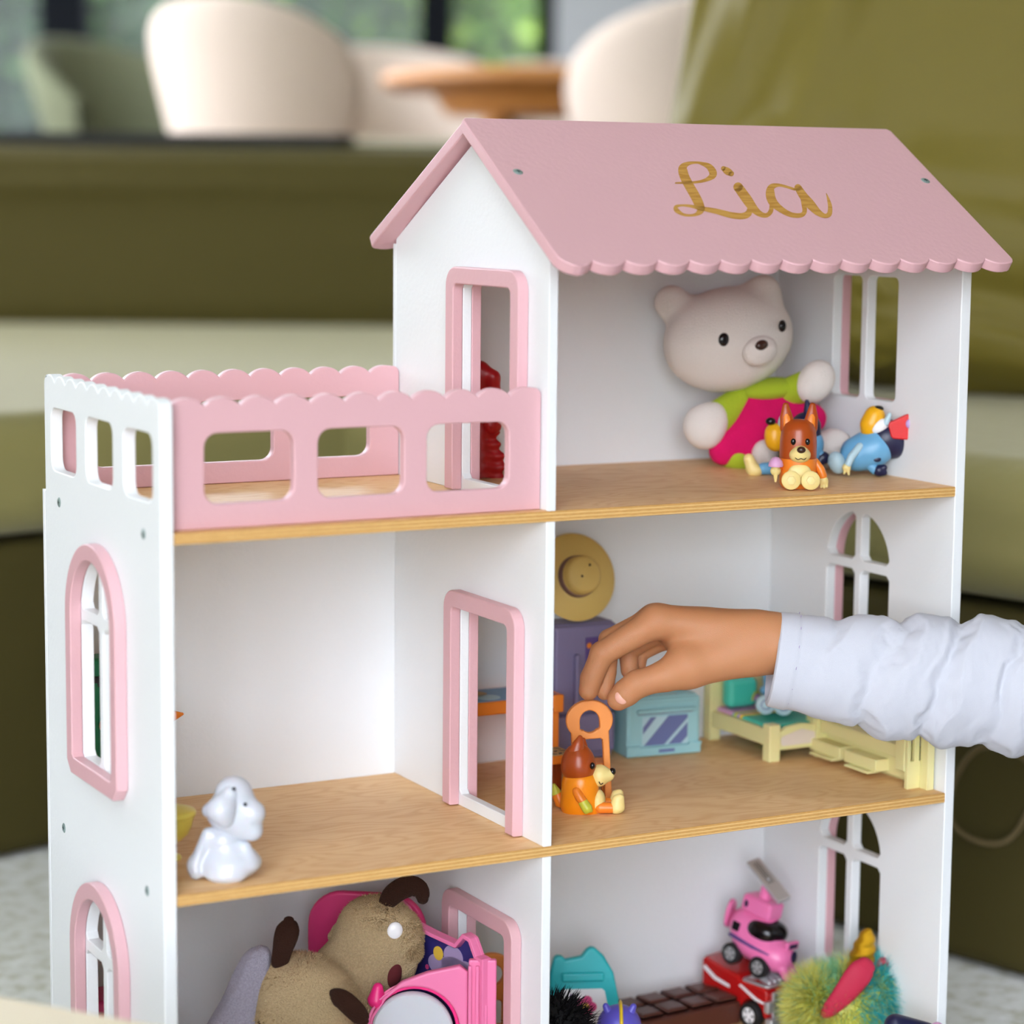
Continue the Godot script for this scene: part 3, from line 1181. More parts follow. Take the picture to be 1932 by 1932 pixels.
	for z in [-1.7, -25.5]:
		part(h, "balcony_rail", prism(rp, rh, z, z + 0.8, 0.12, 2), pink, up)
	build_roof(h, up)


func build_roof(h: Node3D, up: Vector3) -> void:
	var pink: Material = MT["pink paint"]
	var x0 := 27.6
	var x1 := 67.5
	# front slope: y of the outline runs up the slope, thickness outwards
	for f in 2:
		var ridge := Vector3(0, 28.25, -10.75) if f == 0 else Vector3(0, 28.2, -11.55)
		var eave := Vector3(0, 17.75, 5.0) if f == 0 else Vector3(0, 18.85, -27.5)
		var d := (ridge - eave)
		var len := d.length()
		var ay := d / len
		var ax := Vector3.RIGHT if f == 0 else Vector3.LEFT
		var az := ax.cross(ay)
		var p := PackedVector2Array()
		var sc := scallops(0.0, x1 - x0, 15, 0.0, -0.62, 9)
		for q in sc:
			if q.x > 1.4 and q.x < x1 - x0 - 1.2:
				p.append(q + Vector2(0, 0.62))
		p.append(Vector2(x1 - x0 - 1.0, 0.02))
		for k in 6:
			p.append(Vector2(x1 - x0 - 0.7 + 0.7 * sin(PI / 2 * k / 5.0), 0.8 - 0.7 * cos(PI / 2 * k / 5.0)))
		p.append(Vector2(x1 - x0 - 0.7, len - 0.3))
		p.append(Vector2(x1 - x0 - 1.0, len))
		p.append(Vector2(0.3, len))
		p.append(Vector2(0, len - 0.3))
		for k in 7:
			p.append(Vector2(1.5 - 1.5 * cos(PI / 2 * k / 6.0), 1.5 - 1.5 * sin(PI / 2 * k / 6.0)))
		var o := part(h, "roof_panel", prism(p, [], -0.9, 0.0, 0.12, 2), pink)
		o.transform = Transform3D(Basis(ax, ay, az), (eave + up + Vector3(x0 if f == 0 else x1, 0, 0)) * K)
		if f == 0:
			lettering(o)
			screw(o, ROOF_SCREWS[0], Vector3(90, 0, 0))
			screw(o, ROOF_SCREWS[1], Vector3(90, 0, 0))


const ROOF_SCREWS := [Vector3(1.6, 11.7, 0.0), Vector3(38.15, 11.3, 0.0)]


func lettering(roof: Node3D) -> void:      # the carved name, drawn as brush strokes [x, y, width] and laid on the slope
	var strokes := [
		[[190, 355, 14], [260, 352, 22], [400, 345, 26], [500, 318, 40], [560, 265, 76], [520, 190, 62], [440, 155, 34], [380, 146, 24], [300, 160, 44], [255, 205, 88], [275, 290, 92], [330, 390, 92], [390, 490, 92], [430, 570, 90], [445, 625, 72], [390, 668, 30], [290, 668, 26], [215, 625, 44], [205, 590, 36], [260, 576, 22], [350, 584, 30], [450, 606, 40], [600, 635, 52], [740, 672, 60], [850, 684, 62], [915, 660, 66], [935, 600, 50]],
		[[812, 395, 96], [860, 460, 98], [910, 530, 100], [965, 605, 84], [1030, 662, 58], [1095, 678, 44], [1140, 640, 46], [1150, 575, 40], [1150, 520, 30]],
		[[662, 206, 50], [704, 235, 74], [742, 258, 58]],
		[[1390, 420, 26], [1310, 394, 26], [1225, 376, 32], [1155, 396, 66], [1138, 460, 92], [1160, 540, 90], [1230, 610, 66], [1330, 668, 52], [1430, 682, 46], [1482, 650, 46], [1480, 570, 50], [1462, 490, 44], [1420, 420, 30]],
		[[1425, 402, 74], [1480, 490, 88], [1545, 570, 96], [1620, 650, 70], [1690, 688, 44], [1738, 668, 50], [1750, 600, 44], [1738, 530, 30], [1718, 462, 8]]]
	var s := st()
	var up := Vector3(0, 0, 1)
	for k in strokes.size():
		var c := []
		for q in strokes[k]:
			c.append(Vector3(q[0], q[1], q[2]))
		c = curve(c, 7)
		var l := []
		var r := []
		var z := 0.012 + 0.002 * k
		for i in c.size():
			var t: Vector3 = c[mini(i + 1, c.size() - 1)] - c[maxi(i - 1, 0)]
			var m: Vector2 = Vector2(-t.y, t.x).normalized() * c[i].z * 0.5
			var a := Vector2(c[i].x, c[i].y)
			l.append(_on_roof(a + m, z))
			r.append(_on_roof(a - m, z))
		for i in c.size() - 1:
			quad(s, l[i], l[i + 1], r[i + 1], r[i], up, up, up, up)
		for e in [0, c.size() - 1]:
			var o := Vector2(c[e].x, c[e].y)
			for j in 14:
				var a0 := TAU * j / 14.0
				var a1 := TAU * (j + 1) / 14.0
				tri(s, _on_roof(o, z), _on_roof(o + Vector2(cos(a1), sin(a1)) * c[e].z * 0.5, z), _on_roof(o + Vector2(cos(a0), sin(a0)) * c[e].z * 0.5, z), up, up, up)
	part(roof, "lettering", s.commit(), MT["oak coloured lettering"])


func _on_roof(q: Vector2, z: float) -> Vector3:
	return Vector3(0.0090154 * q.x - 0.0072342 * q.y + 15.7534 - 0.5, 0.00016506 * q.x - 0.01344884 * q.y + 15.2208, z)


# ---------------------------------------------------------------- toys on the upper shelf (centimetres, each about its own base)
func make_toy_materials() -> void:
	for q in [["plush white", 232, 224, 216, 0.95], ["plush pink", 214, 24, 96, 0.9], ["plush lime", 170, 190, 50, 0.9], ["plush tan", 200, 176, 136, 0.95], ["plush brown", 52, 32, 24, 0.95], ["terry grey", 172, 168, 184, 0.95]]:
		var m := mat(q[0], c8(q[1], q[2], q[3]), q[4], 0.2)
		m.rim_enabled = true
		m.rim = 0.5
		m.rim_tint = 0.7
		bumpy(m, 0.11, 0.08 if q[0] != "plush tan" else 0.16, Vector3(14, 14, 14))
		if q[0] in ["plush tan", "terry grey"]:
			var ra := Gradient.new()
			ra.set_color(0, Color(0.86, 0.85, 0.84))
			ra.set_color(1, Color(1, 1, 1))
			var nt := noise_tex(0.06, 512, 5)
			nt.color_ramp = ra
			m.albedo_texture = nt
	for q in [["orange plastic", 240, 132, 38, 0.35], ["bright orange plastic", 248, 146, 16, 0.3], ["rust plastic", 168, 72, 20, 0.3], ["pale cream plastic", 236, 212, 140, 0.4], ["deep brown plastic", 58, 34, 24, 0.3], ["blue plastic", 104, 166, 206, 0.35], ["pale blue plastic", 178, 206, 216, 0.4], ["navy plastic", 24, 26, 62, 0.35], ["mustard plastic", 236, 172, 20, 0.35], ["white plastic", 240, 240, 242, 0.25], ["bead black", 14, 12, 14, 0.2], ["pink ice", 214, 160, 200, 0.4], ["lime plastic", 196, 198, 64, 0.4], ["red plastic", 176, 16, 22, 0.35], ["lilac plastic", 180, 150, 206, 0.4], ["scarlet plastic", 214, 30, 34, 0.35],
		["figurine white", 206, 209, 218, 0.14], ["yellow plastic", 238, 216, 96, 0.35], ["green plastic", 14, 128, 84, 0.4], ["fridge lilac", 126, 118, 152, 0.35], ["print purple", 88, 66, 128, 0.5], ["oven blue", 154, 202, 208, 0.4], ["print slate", 104, 116, 164, 0.4], ["print ice", 178, 210, 218, 0.4], ["bed cream", 232, 222, 160, 0.4], ["bed panel", 226, 212, 200, 0.5], ["teal plastic", 72, 196, 172, 0.35], ["chair orange", 248, 156, 78, 0.4], ["print blue", 118, 160, 196, 0.45], ["print wood", 190, 160, 110, 0.5], ["hat band", 112, 82, 84, 0.5],
		["case pink", 238, 124, 172, 0.35], ["case hot pink", 240, 42, 130, 0.35], ["case deep pink", 212, 52, 116, 0.4], ["print night", 52, 46, 112, 0.4], ["print cloud", 170, 150, 190, 0.5], ["print gold", 232, 190, 70, 0.5], ["print sky", 90, 180, 220, 0.5], ["aqua plastic", 34, 184, 190, 0.35], ["print paper", 236, 236, 238, 0.5], ["print rose", 214, 70, 130, 0.5], ["violet plastic", 92, 84, 190, 0.35], ["sun plastic", 244, 206, 40, 0.35], ["chocolate plastic", 84, 44, 34, 0.4], ["truck red", 176, 22, 22, 0.25], ["heli pink", 236, 120, 176, 0.3], ["tyre black", 22, 22, 24, 0.6], ["plush crimson", 186, 30, 66, 0.7], ["plush black", 12, 11, 12, 0.9], ["pale wood", 240, 226, 198, 0.6]]:
		mat(q[0], c8(q[1], q[2], q[3]), q[4])
	for q in ["orange plastic", "bright orange plastic", "rust plastic", "pale cream plastic", "figurine white", "bed cream"]:
		MT[q].subsurf_scatter_enabled = true
		MT[q].subsurf_scatter_strength = 0.12
	var chrome := mat("toy chrome", c8(206, 207, 210), 0.3)
	chrome.metallic = 0.6
	var gold := mat("gold lame", c8(206, 158, 30), 0.35)
	gold.metallic = 0.85
	bumpy(gold, 0.08, 0.06, Vector3(22, 22, 22))
	var straw := mat("straw plastic", c8(214, 184, 104), 0.45)
	var im := Image.create(128, 128, false, Image.FORMAT_RGB8)
	for y in 128:
		for x in 128:
			var bx := x / 16
			var by := y / 16
			var w: int = (x if (bx + by) % 2 == 0 else y) % 5
			im.set_pixel(x, y, Color.from_hsv(0, 0, 0.35 if w == 0 else (0.8 if w < 4 else 0.6)))
	straw.heightmap_enabled = true
	straw.heightmap_texture = ImageTexture.create_from_image(im)
	straw.heightmap_scale = 0.03
	triplanar(straw, Vector3(40, 40, 40))
	var knit := mat("sleeve jersey", c8(198, 200, 210), 0.9, 0.2)
	knit.rim_enabled = true
	knit.rim = 0.25
	bumpy(knit, 0.12, 0.012, Vector3(30, 30, 30))
	var skin := mat("skin", c8(190, 132, 92), 0.5, 0.4)
	skin.subsurf_scatter_enabled = true
	skin.subsurf_scatter_strength = 0.18
	bumpy(skin, 0.1, 0.012, Vector3(24, 24, 24))
	mat("nail", c8(228, 172, 152), 0.3)
	var fur := mat("fur", Color.WHITE, 0.8, 0.2)
	fur.vertex_color_use_as_albedo = true


# strands standing on ellipsoids [centre, radii]; colour from a function of the direction
func fur(parent: Node3D, called: String, balls: Array, count: int, length: float, wid: float, droop: float, col: Callable, sd: int, only = null) -> void:
	var g := RandomNumberGenerator.new()
	g.seed = sd
	var s := st()
	var old := K
	K = 1.0
	var n := Vector3(0, 0.3, 1).normalized()
	var prev := [Vector3(-0.5, 0, 0), Vector3(0.5, 0, 0)]
	for k in 3:
		var t := (k + 1) / 3.0
		var w := 0.5 * (1.0 - t * 0.9)
		var nx := [Vector3(-w, t, 0.25 * t * t), Vector3(w, t, 0.25 * t * t)]
		quad(s, prev[0], prev[1], nx[1], nx[0], n, n, n, n)
		prev = nx
	K = old
	var mm := MultiMesh.new()
	mm.transform_format = MultiMesh.TRANSFORM_3D
	mm.use_colors = true
	mm.mesh = s.commit()
	var xf := []
	var cs := []
	while xf.size() < count:
		var b: Array = balls[g.randi() % balls.size()]
		var d := Vector3(g.randfn(), g.randfn(), g.randfn()).normalized()
		var p: Vector3 = b[0] + d * b[1]
		if only != null and not only.call(p):
			continue
		var hid := false
		for o in balls:
			if o != b and ((p - o[0]) / o[1]).length() < 0.93:
				hid = true
		if hid:
			continue
		var up: Vector3 = (d / b[1]).normalized()
		up = (up + Vector3(g.randfn(), g.randfn(), g.randfn()) * 0.28 + Vector3.DOWN * droop).normalized()
		var x := up.cross(Vector3(g.randfn(), g.randfn(), g.randfn())).normalized()
		var z := x.cross(up)
		var l := length * g.randf_range(0.6, 1.15)
		xf.append(Transform3D(Basis(x * wid * K, up * l * K, z * l * K), p * K))
		cs.append(col.call(p, g))
	mm.instance_count = count
	for i in count:
		mm.set_instance_transform(i, xf[i])
		mm.set_instance_color(i, cs[i].srgb_to_linear())
	var o := MultiMeshInstance3D.new()
	o.name = called
	o.multimesh = mm
	o.material_override = MT["fur"]
	o.set_meta("kind", "stuff")
	parent.add_child(o, true)


func hexagon(r: float) -> PackedVector2Array:
	return circle(0, 0, r, -1.0, 6)


func toys_upper() -> void:
	var p := thing("plush_toy", "white plush toy sitting up in a pink dress over a lime green suit", "plush toy", hw(60, 0, -19.5))
	var W: Material = MT["plush white"]
	var hr := Vector3(5.6, 4.45, 4.0)
	var hc := Vector3(-2.3, 10.7, 0.5)
	var hb := Basis.from_euler(Vector3(-0.1, 0.5, 0.2))
	part(p, "head", blob([ball(hc, Vector3(5.75, 4.4, 4.0), Vector3(0, 20, 11), 0.0), ball(Vector3(-7.09, 13.69, 0.5), Vector3(1.5, 1.5, 1.0), Vector3(0, 0, 25), 1.2), ball(Vector3(0.61, 14.63, 0), Vector3(1.5, 1.5, 1.0), Vector3(0, 0, -20), 1.2)], 0.22), W)
	for q in [[Vector3(-3.02, 10.89, 4.6), 0.58, 20.0], [Vector3(1.88, 12.02, 3.6), 0.5, 55.0]]:
		part(p, "eye", ell(q[1] * 0.85, q[1] * 1.0, 0.28), MT["bead black"], q[0], Vector3(0, q[2], 0))
	part(p, "muzzle", ell(1.7, 1.25, 0.9), W, Vector3(0.03, 9.97, 4.1), Vector3(5, 32, 11))
	part(p, "nose", ell(0.62, 0.42, 0.35), MT["deep brown plastic"], Vector3(0.06, 10.51, 5), Vector3(0, 32, 11))
	part(p, "body", blob([ball(Vector3(1.21, 3.96, 0), Vector3(3.2, 3.4, 2.6), Vector3.ZERO, 0.0), bone(Vector3(0.07, 3.61, 1.2), Vector3(-2.64, 1.42, 2), 1.7, 1.25, 1.2), bone(Vector3(2.1, 3.62, 1), Vector3(4.72, 4.14, 1.5), 1.5, 1.3, 1.2), bone(Vector3(0.72, 3.2, 1.5), Vector3(-0.2, 1.47, 2.2), 1.8, 1.2, 1.0)], 0.22), MT["plush pink"])
	part(p, "collar", ell(2.5, 1.0, 2.4), MT["plush lime"], Vector3(1.29, 6.48, 0.4), Vector3(0, 0, 8))
	part(p, "sleeve", blob([bone(Vector3(-1.26, 5.34, 0.6), Vector3(-3.33, 3.98, 1.6), 1.35, 1.5, 0.5)], 0.22), MT["plush lime"])
	part(p, "sleeve", blob([bone(Vector3(2.54, 6.06, 0.6), Vector3(4.16, 6.93, 1.8), 1.3, 1.3, 0.5)], 0.22), MT["plush lime"])
	part(p, "paw", blob([ball(Vector3(-4.36, 3.42, 2.4), Vector3(1.75, 1.9, 1.6), Vector3(0, 0, 20), 0.0), ball(Vector3(-3.6, 4.12, 2.2), Vector3(1.3, 1.4, 1.3), Vector3.ZERO, 0.6)], 0.2), W)
	part(p, "paw", blob([ball(Vector3(5.01, 7.47, 2.4), Vector3(1.5, 1.75, 1.4), Vector3(0, 0, -25), 0.0), ball(Vector3(4.47, 6.78, 2.2), Vector3(1.2, 1.2, 1.2), Vector3.ZERO, 0.6)], 0.2), W)
	part(p, "trousers", blob([ball(Vector3(-1.01, 0.84, 1.4), Vector3(2.0, 1.25, 1.9), Vector3.ZERO, 0.0), ball(Vector3(2.22, 1.09, 0.5), Vector3(2.6, 1.5, 2.0), Vector3.ZERO, 1.0)], 0.22), MT["plush lime"])
	part(p, "foot", ell(1.15, 1.3, 1.3), W, Vector3(0.72, 1.23, 3.2))
	part(p, "foot", ell(1.75, 1.75, 1.9), W, Vector3(6.57, 1.62, 2.2))

	var d := thing("toy_dog", "small orange toy dog sitting with both cream feet forward, holding an ice cream", "toy figure", hw(54.3, 0, -4.6))
	part(d, "body", lathe([Vector2(0, 0), Vector2(1.2, 0.02), Vector2(1.42, 0.35), Vector2(1.48, 1.4), Vector2(1.46, 2.35), Vector2(0, 2.36)], 36), MT["orange plastic"])
	part(d, "head", lathe([Vector2(0, 2.34), Vector2(1.46, 2.35), Vector2(1.45, 3.6), Vector2(1.36, 4.5), Vector2(1.15, 5.05), Vector2(0.7, 5.35), Vector2(0, 5.42)], 36), MT["rust plastic"])
	for sx in [-1, 1]:
		var e := part(d, "ear", tube([Vector3(sx * 0.86, 4.7, 0), Vector3(sx * 1.0, 5.6, 0), Vector3(sx * 1.05, 6.5, -0.05)], [0.62, 0.5, 0.24], 16, 0.5, Vector3(0, 0, 1)), MT["rust plastic"])
		part(e, "inner_ear", tube([Vector3(sx * 0.9, 4.9, 0.25), Vector3(sx * 1.0, 5.6, 0.17), Vector3(sx * 1.03, 6.15, 0.06)], [0.34, 0.26, 0.1], 12, 0.4, Vector3(0, 0, 1)), MT["orange plastic"])
		part(d, "eye", ell(0.2, 0.26, 0.16), MT["bead black"], Vector3(sx * 0.55, 3.75, 1.33))
		var f := part(d, "foot", lathe([Vector2(0, 0), Vector2(0.62, 0), Vector2(0.72, 0.12), Vector2(0.74, 0.5), Vector2(0.62, 0.62), Vector2(0, 0.63)], 30), MT["pale cream plastic"], Vector3(sx * 0.76, 0.76, 1.75), Vector3(82, 0, 0))
		part(f, "sole_recess", prism(hexagon(0.4), [hexagon(0.32)], 0.62, 0.68, 0.02), MT["pale cream plastic"], Vector3(0, 0, 0), Vector3(-90, 0, 0))
		part(d, "leg", tube([Vector3(sx * 0.6, 0.5, 1.0), Vector3(sx * 0.75, 0.6, 1.8)], [0.42, 0.42]), MT["orange plastic"])
	part(d, "muzzle", blob([ball(Vector3(0, 2.7, 1.2), Vector3(0.85, 0.62, 0.75), Vector3.ZERO, 0.0), ball(Vector3(0, 3.0, 1.4), Vector3(0.5, 0.45, 0.6), Vector3.ZERO, 0.3)], 0.09), MT["pale cream plastic"])
	part(d, "nose", ell(0.34, 0.26, 0.25), MT["deep brown plastic"], Vector3(0, 3.18, 2.02))
	part(d, "belly", ell(0.95, 0.85, 0.35), MT["pale cream plastic"], Vector3(0, 1.2, 1.3))
	part(d, "mouth", tube(curve([Vector3(-0.5, 2.62, 1.72), Vector3(-0.25, 2.42, 1.93), Vector3(0, 2.5, 1.97), Vector3(0.25, 2.42, 1.93), Vector3(0.5, 2.62, 1.72)], 4), [0.035, 0.035, 0.035, 0.035, 0.035, 0.035, 0.035, 0.035, 0.035, 0.035, 0.035, 0.035, 0.035, 0.035, 0.035, 0.035, 0.035], 6), MT["deep brown plastic"])
	part(d, "arm", tube([Vector3(1.35, 2.1, 0), Vector3(1.75, 1.5, 0.15), Vector3(1.95, 0.95, 0.2)], [0.28, 0.34, 0.34]), MT["orange plastic"])
	part(d, "paw", blob([ball(Vector3(2.02, 0.62, 0.25), Vector3(0.36, 0.36, 0.3), Vector3.ZERO, 0.0), bone(Vector3(1.85, 0.5, 0.3), Vector3(1.82, 0.12, 0.35), 0.14, 0.11, 0.1), bone(Vector3(2.05, 0.45, 0.3), Vector3(2.06, 0.08, 0.4), 0.14, 0.11, 0.1), bone(Vector3(2.25, 0.5, 0.25), Vector3(2.28, 0.14, 0.3), 0.14, 0.11, 0.1)], 0.06), MT["pale cream plastic"])
	part(d, "arm", tube([Vector3(-1.3, 1.9, 0.2), Vector3(-1.55, 1.6, 0.6), Vector3(-1.75, 1.5, 0.9)], [0.28, 0.32, 0.3]), MT["orange plastic"])
	part(d, "paw", ell(0.42, 0.4, 0.36), MT["pale cream plastic"], Vector3(-1.85, 1.42, 1.05))
	var ic := thing("toy_ice_cream", "tiny toy ice cream with a pink scoop in the orange dog's paw", "toy ice cream", hw(54.3, 0, -4.6) + Vector3(-0.0185, 0.0055, 0.0115))
	part(ic, "cone", lathe([Vector2(0, 0), Vector2(0.08, 0), Vector2(0.34, 1.25), Vector2(0, 1.26)], 20), MT["pale cream plastic"])
	part(ic, "scoop", lathe([Vector2(0, 1.2), Vector2(0.56, 1.22), Vector2(0.6, 1.34), Vector2(0.5, 1.66), Vector2(0.28, 1.92), Vector2(0, 2.0)], 24), MT["pink ice"])

	var b := thing("toy_dog", "blue toy dog with a navy ear and yellow snout, sitting behind the orange one", "toy figure", hw(57.6, 0, -13.5))
	part(b, "body", blob([bone(Vector3(2.83, 1.16, 0), Vector3(3.01, 2.48, 0), 1.5, 1.5, 0.3)], 0.12), MT["blue plastic"])
	part(b, "head", blob([bone(Vector3(2.84, 2.48, 0), Vector3(2.98, 3.88, 0), 1.5, 1.25, 0.3)], 0.12), MT["navy plastic"])
	part(b, "ear", tube([Vector3(3.22, 3.51, 0.2), Vector3(3.28, 4.82, 0.2), Vector3(3, 6.03, 0.1)], [0.85, 0.6, 0.16], 16, 0.6, Vector3(0, 0, 1)), MT["navy plastic"])
	part(b, "snout", blob([ball(Vector3(0.38, 3.23, 0.8), Vector3(0.85, 1.05, 0.8), Vector3(0, 0, 15), 0.0), bone(Vector3(0.44, 2.67, 0.8), Vector3(1.65, 2.94, 0.4), 0.7, 0.8, 0.5)], 0.1), MT["mustard plastic"])
	part(b, "nose", ell(0.42, 0.32, 0.36), MT["bead black"], Vector3(-0.02, 4.42, 1))
	part(b, "eye", ell(0.5, 0.85, 0.5), MT["pale blue plastic"], Vector3(1.09, 4.2, 0.8))
	part(b, "leg", tube([Vector3(1.66, 0.54, 0.8), Vector3(-0.56, 0.56, 1.2)], [0.55, 0.5]), MT["blue plastic"])
	part(b, "foot", blob([bone(Vector3(-1.42, 0.46, 1.2), Vector3(-1.75, 1.33, 1.2), 0.55, 0.45, 0.2), ball(Vector3(-1.07, 0.38, 1.2), Vector3(0.5, 0.45, 0.55), Vector3.ZERO, 0.3)], 0.1), MT["pale cream plastic"])
	part(b, "paw", blob([ball(Vector3(4.36, 1.42, 0.6), Vector3(0.6, 0.55, 0.5), Vector3.ZERO, 0.0), ball(Vector3(4.04, 1.08, 0.8), Vector3(0.35, 0.4, 0.35), Vector3.ZERO, 0.2)], 0.1), MT["navy plastic"])
	part(b, "arm", tube([Vector3(3.41, 2.22, 0.4), Vector3(4.18, 1.68, 0.6)], [0.42, 0.4]), MT["blue plastic"])

	var l := thing("toy_dog", "blue toy dog tipped over on its side against the right wall of the house", "toy figure", hw(63.6, 0, -9.5))
	part(l, "body", blob([bone(Vector3(0.03, 1.8, 0), Vector3(1.49, 2.6, 0), 1.45, 1.5, 0.3), ball(Vector3(1.28, 2.11, 0.3), Vector3(1.7, 1.4, 1.4), Vector3(0, 0, 30), 0.5)], 0.11), MT["blue plastic"])
	part(l, "head", blob([ball(Vector3(2.34, 3.05, 0), Vector3(1.75, 1.62, 1.55), Vector3(0, 0, 25), 0.0), bone(Vector3(3.11, 2.64, 0.2), Vector3(4.09, 2.89, 0), 1.1, 0.6, 0.5)], 0.11), MT["navy plastic"])
	part(l, "ear", tube([Vector3(3.07, 3.4, 0.8), Vector3(3.38, 4.15, 0.9), Vector3(3.54, 4.63, 0.9)], [0.55, 0.36, 0.12], 12), MT["navy plastic"])
	part(l, "ear", tube([Vector3(3.54, 2.65, 0.2), Vector3(4.33, 3.51, 0), Vector3(4.9, 4.41, -0.2)], [0.85, 0.6, 0.18], 14, 0.7, Vector3(0, 0, 1)), MT["navy plastic"])
	part(l, "snout", blob([bone(Vector3(0.97, 3.76, 0.3), Vector3(1.29, 4.94, 0.3), 0.75, 0.85, 0.4), ball(Vector3(1.03, 4.3, 0.4), Vector3(0.9, 0.8, 0.8), Vector3.ZERO, 0.4)], 0.1), MT["mustard plastic"])
	part(l, "nose", ell(0.5, 0.25, 0.42), MT["bead black"], Vector3(1.51, 5.56, 0.4))
	part(l, "eye", ell(0.85, 0.55, 0.5), MT["white plastic"], Vector3(1.65, 4.18, 0.9), Vector3(0, 0, 28))
	part(l, "brow", tube([Vector3(2.13, 4.46, 1.1), Vector3(2.37, 5.11, 1.1)], [0.32, 0.2], 10), MT["pale blue plastic"])
	var fin := part(l, "scarf", prism(rounded(PackedVector2Array([Vector2(-1.2, -0.9), Vector2(0.2, -1.2), Vector2(1.3, 0.3), Vector2(1.25, 0.95), Vector2(0.6, 1.0), Vector2(-1.3, 0.4)]), 0.2), [], -0.3, 0.3, 0.12, 2), MT["scarlet plastic"], Vector3(3.57, 4.28, 1.3), Vector3(0, 0, 8))
	part(fin, "button", ell(0.42, 0.42, 0.16), MT["lilac plastic"], Vector3(0.5, 0.1, 0.3))
	part(l, "arm", tube([Vector3(-0, 2.55, 1.3), Vector3(-0.72, 1.72, 1.7), Vector3(-0.98, 1.12, 1.8)], [0.3, 0.32, 0.3], 12), MT["pale blue plastic"])
	part(l, "paw", blob([ball(Vector3(-1.1, 0.86, 1.8), Vector3(0.36, 0.34, 0.3), Vector3.ZERO, 0.0), bone(Vector3(-1.23, 0.77, 1.8), Vector3(-1.28, 0.39, 1.9), 0.14, 0.11, 0.1), bone(Vector3(-0.98, 0.7, 1.9), Vector3(-0.94, 0.32, 2), 0.14, 0.11, 0.1)], 0.06), MT["pale cream plastic"])
	part(l, "leg", tube([Vector3(-0.24, 1.3, 0.2), Vector3(-1.14, 1.31, 0.4)], [0.55, 0.5]), MT["blue plastic"])
	part(l, "foot", ell(0.72, 0.95, 0.7), MT["pale blue plastic"], Vector3(-1.73, 1.11, 0.6), Vector3(0, 0, 20))
	part(l, "arm", tube([Vector3(0.89, 1.03, 0.8), Vector3(1.31, 0.66, 1)], [0.42, 0.45]), MT["blue plastic"])
	part(l, "paw", blob([ball(Vector3(1.67, 0.56, 1.2), Vector3(0.5, 0.48, 0.42), Vector3.ZERO, 0.0), ball(Vector3(2.04, 0.83, 1.3), Vector3(0.26, 0.24, 0.25), Vector3.ZERO, 0.15), ball(Vector3(2.05, 0.4, 1.3), Vector3(0.26, 0.24, 0.25), Vector3.ZERO, 0.15)], 0.07), MT["navy plastic"])
	part(l, "spot", ell(0.32, 0.22, 0.1), MT["navy plastic"], Vector3(1.42, 1.51, 1.55), Vector3(0, 0, 0))

	var r := thing("crumpled_red_toy", "crumpled glossy red toy with a frilled edge, seen through the upper doorway", "toy", hw(35.2, 0, -20.5))
	var sheet := func(a, c):
		var t: float = TAU * a
		var y: float = lerpf(0.0, 6.2, c)
		var w := 1.7 + 0.25 * sin(c * 9.0) - 0.9 * pow(c, 3.0)
		var rip := 0.12 * sin(t * 5.0) + 0.16 * sin(c * 40.0 + 2.0) * maxf(0.0, cos(t))
		return Vector3(-0.6 + (w + rip) * cos(t), y * 0.95 + 0.08 * sin(t * 6.0) * (1.0 - c), (0.75 + rip) * sin(t) + 0.2)
	part(r, "cape", surf(sheet, 60, 60, true, true), MT["red plastic"])
	part(r, "crest", blob([bone(Vector3(-1.37, 6, 0), Vector3(-0.75, 8.56, 0), 1.1, 0.75, 0.4), bone(Vector3(-0.75, 8.56, 0), Vector3(0.32, 8.08, 0.3), 0.75, 0.55, 0.4), bone(Vector3(0.32, 8.08, 0.3), Vector3(0.67, 6.03, 0.2), 0.5, 0.45, 0.4), ball(Vector3(0.14, 4.34, 0.4), Vector3(0.95, 0.95, 0.8), Vector3.ZERO, 0.5)], 0.14), MT["red plastic"])


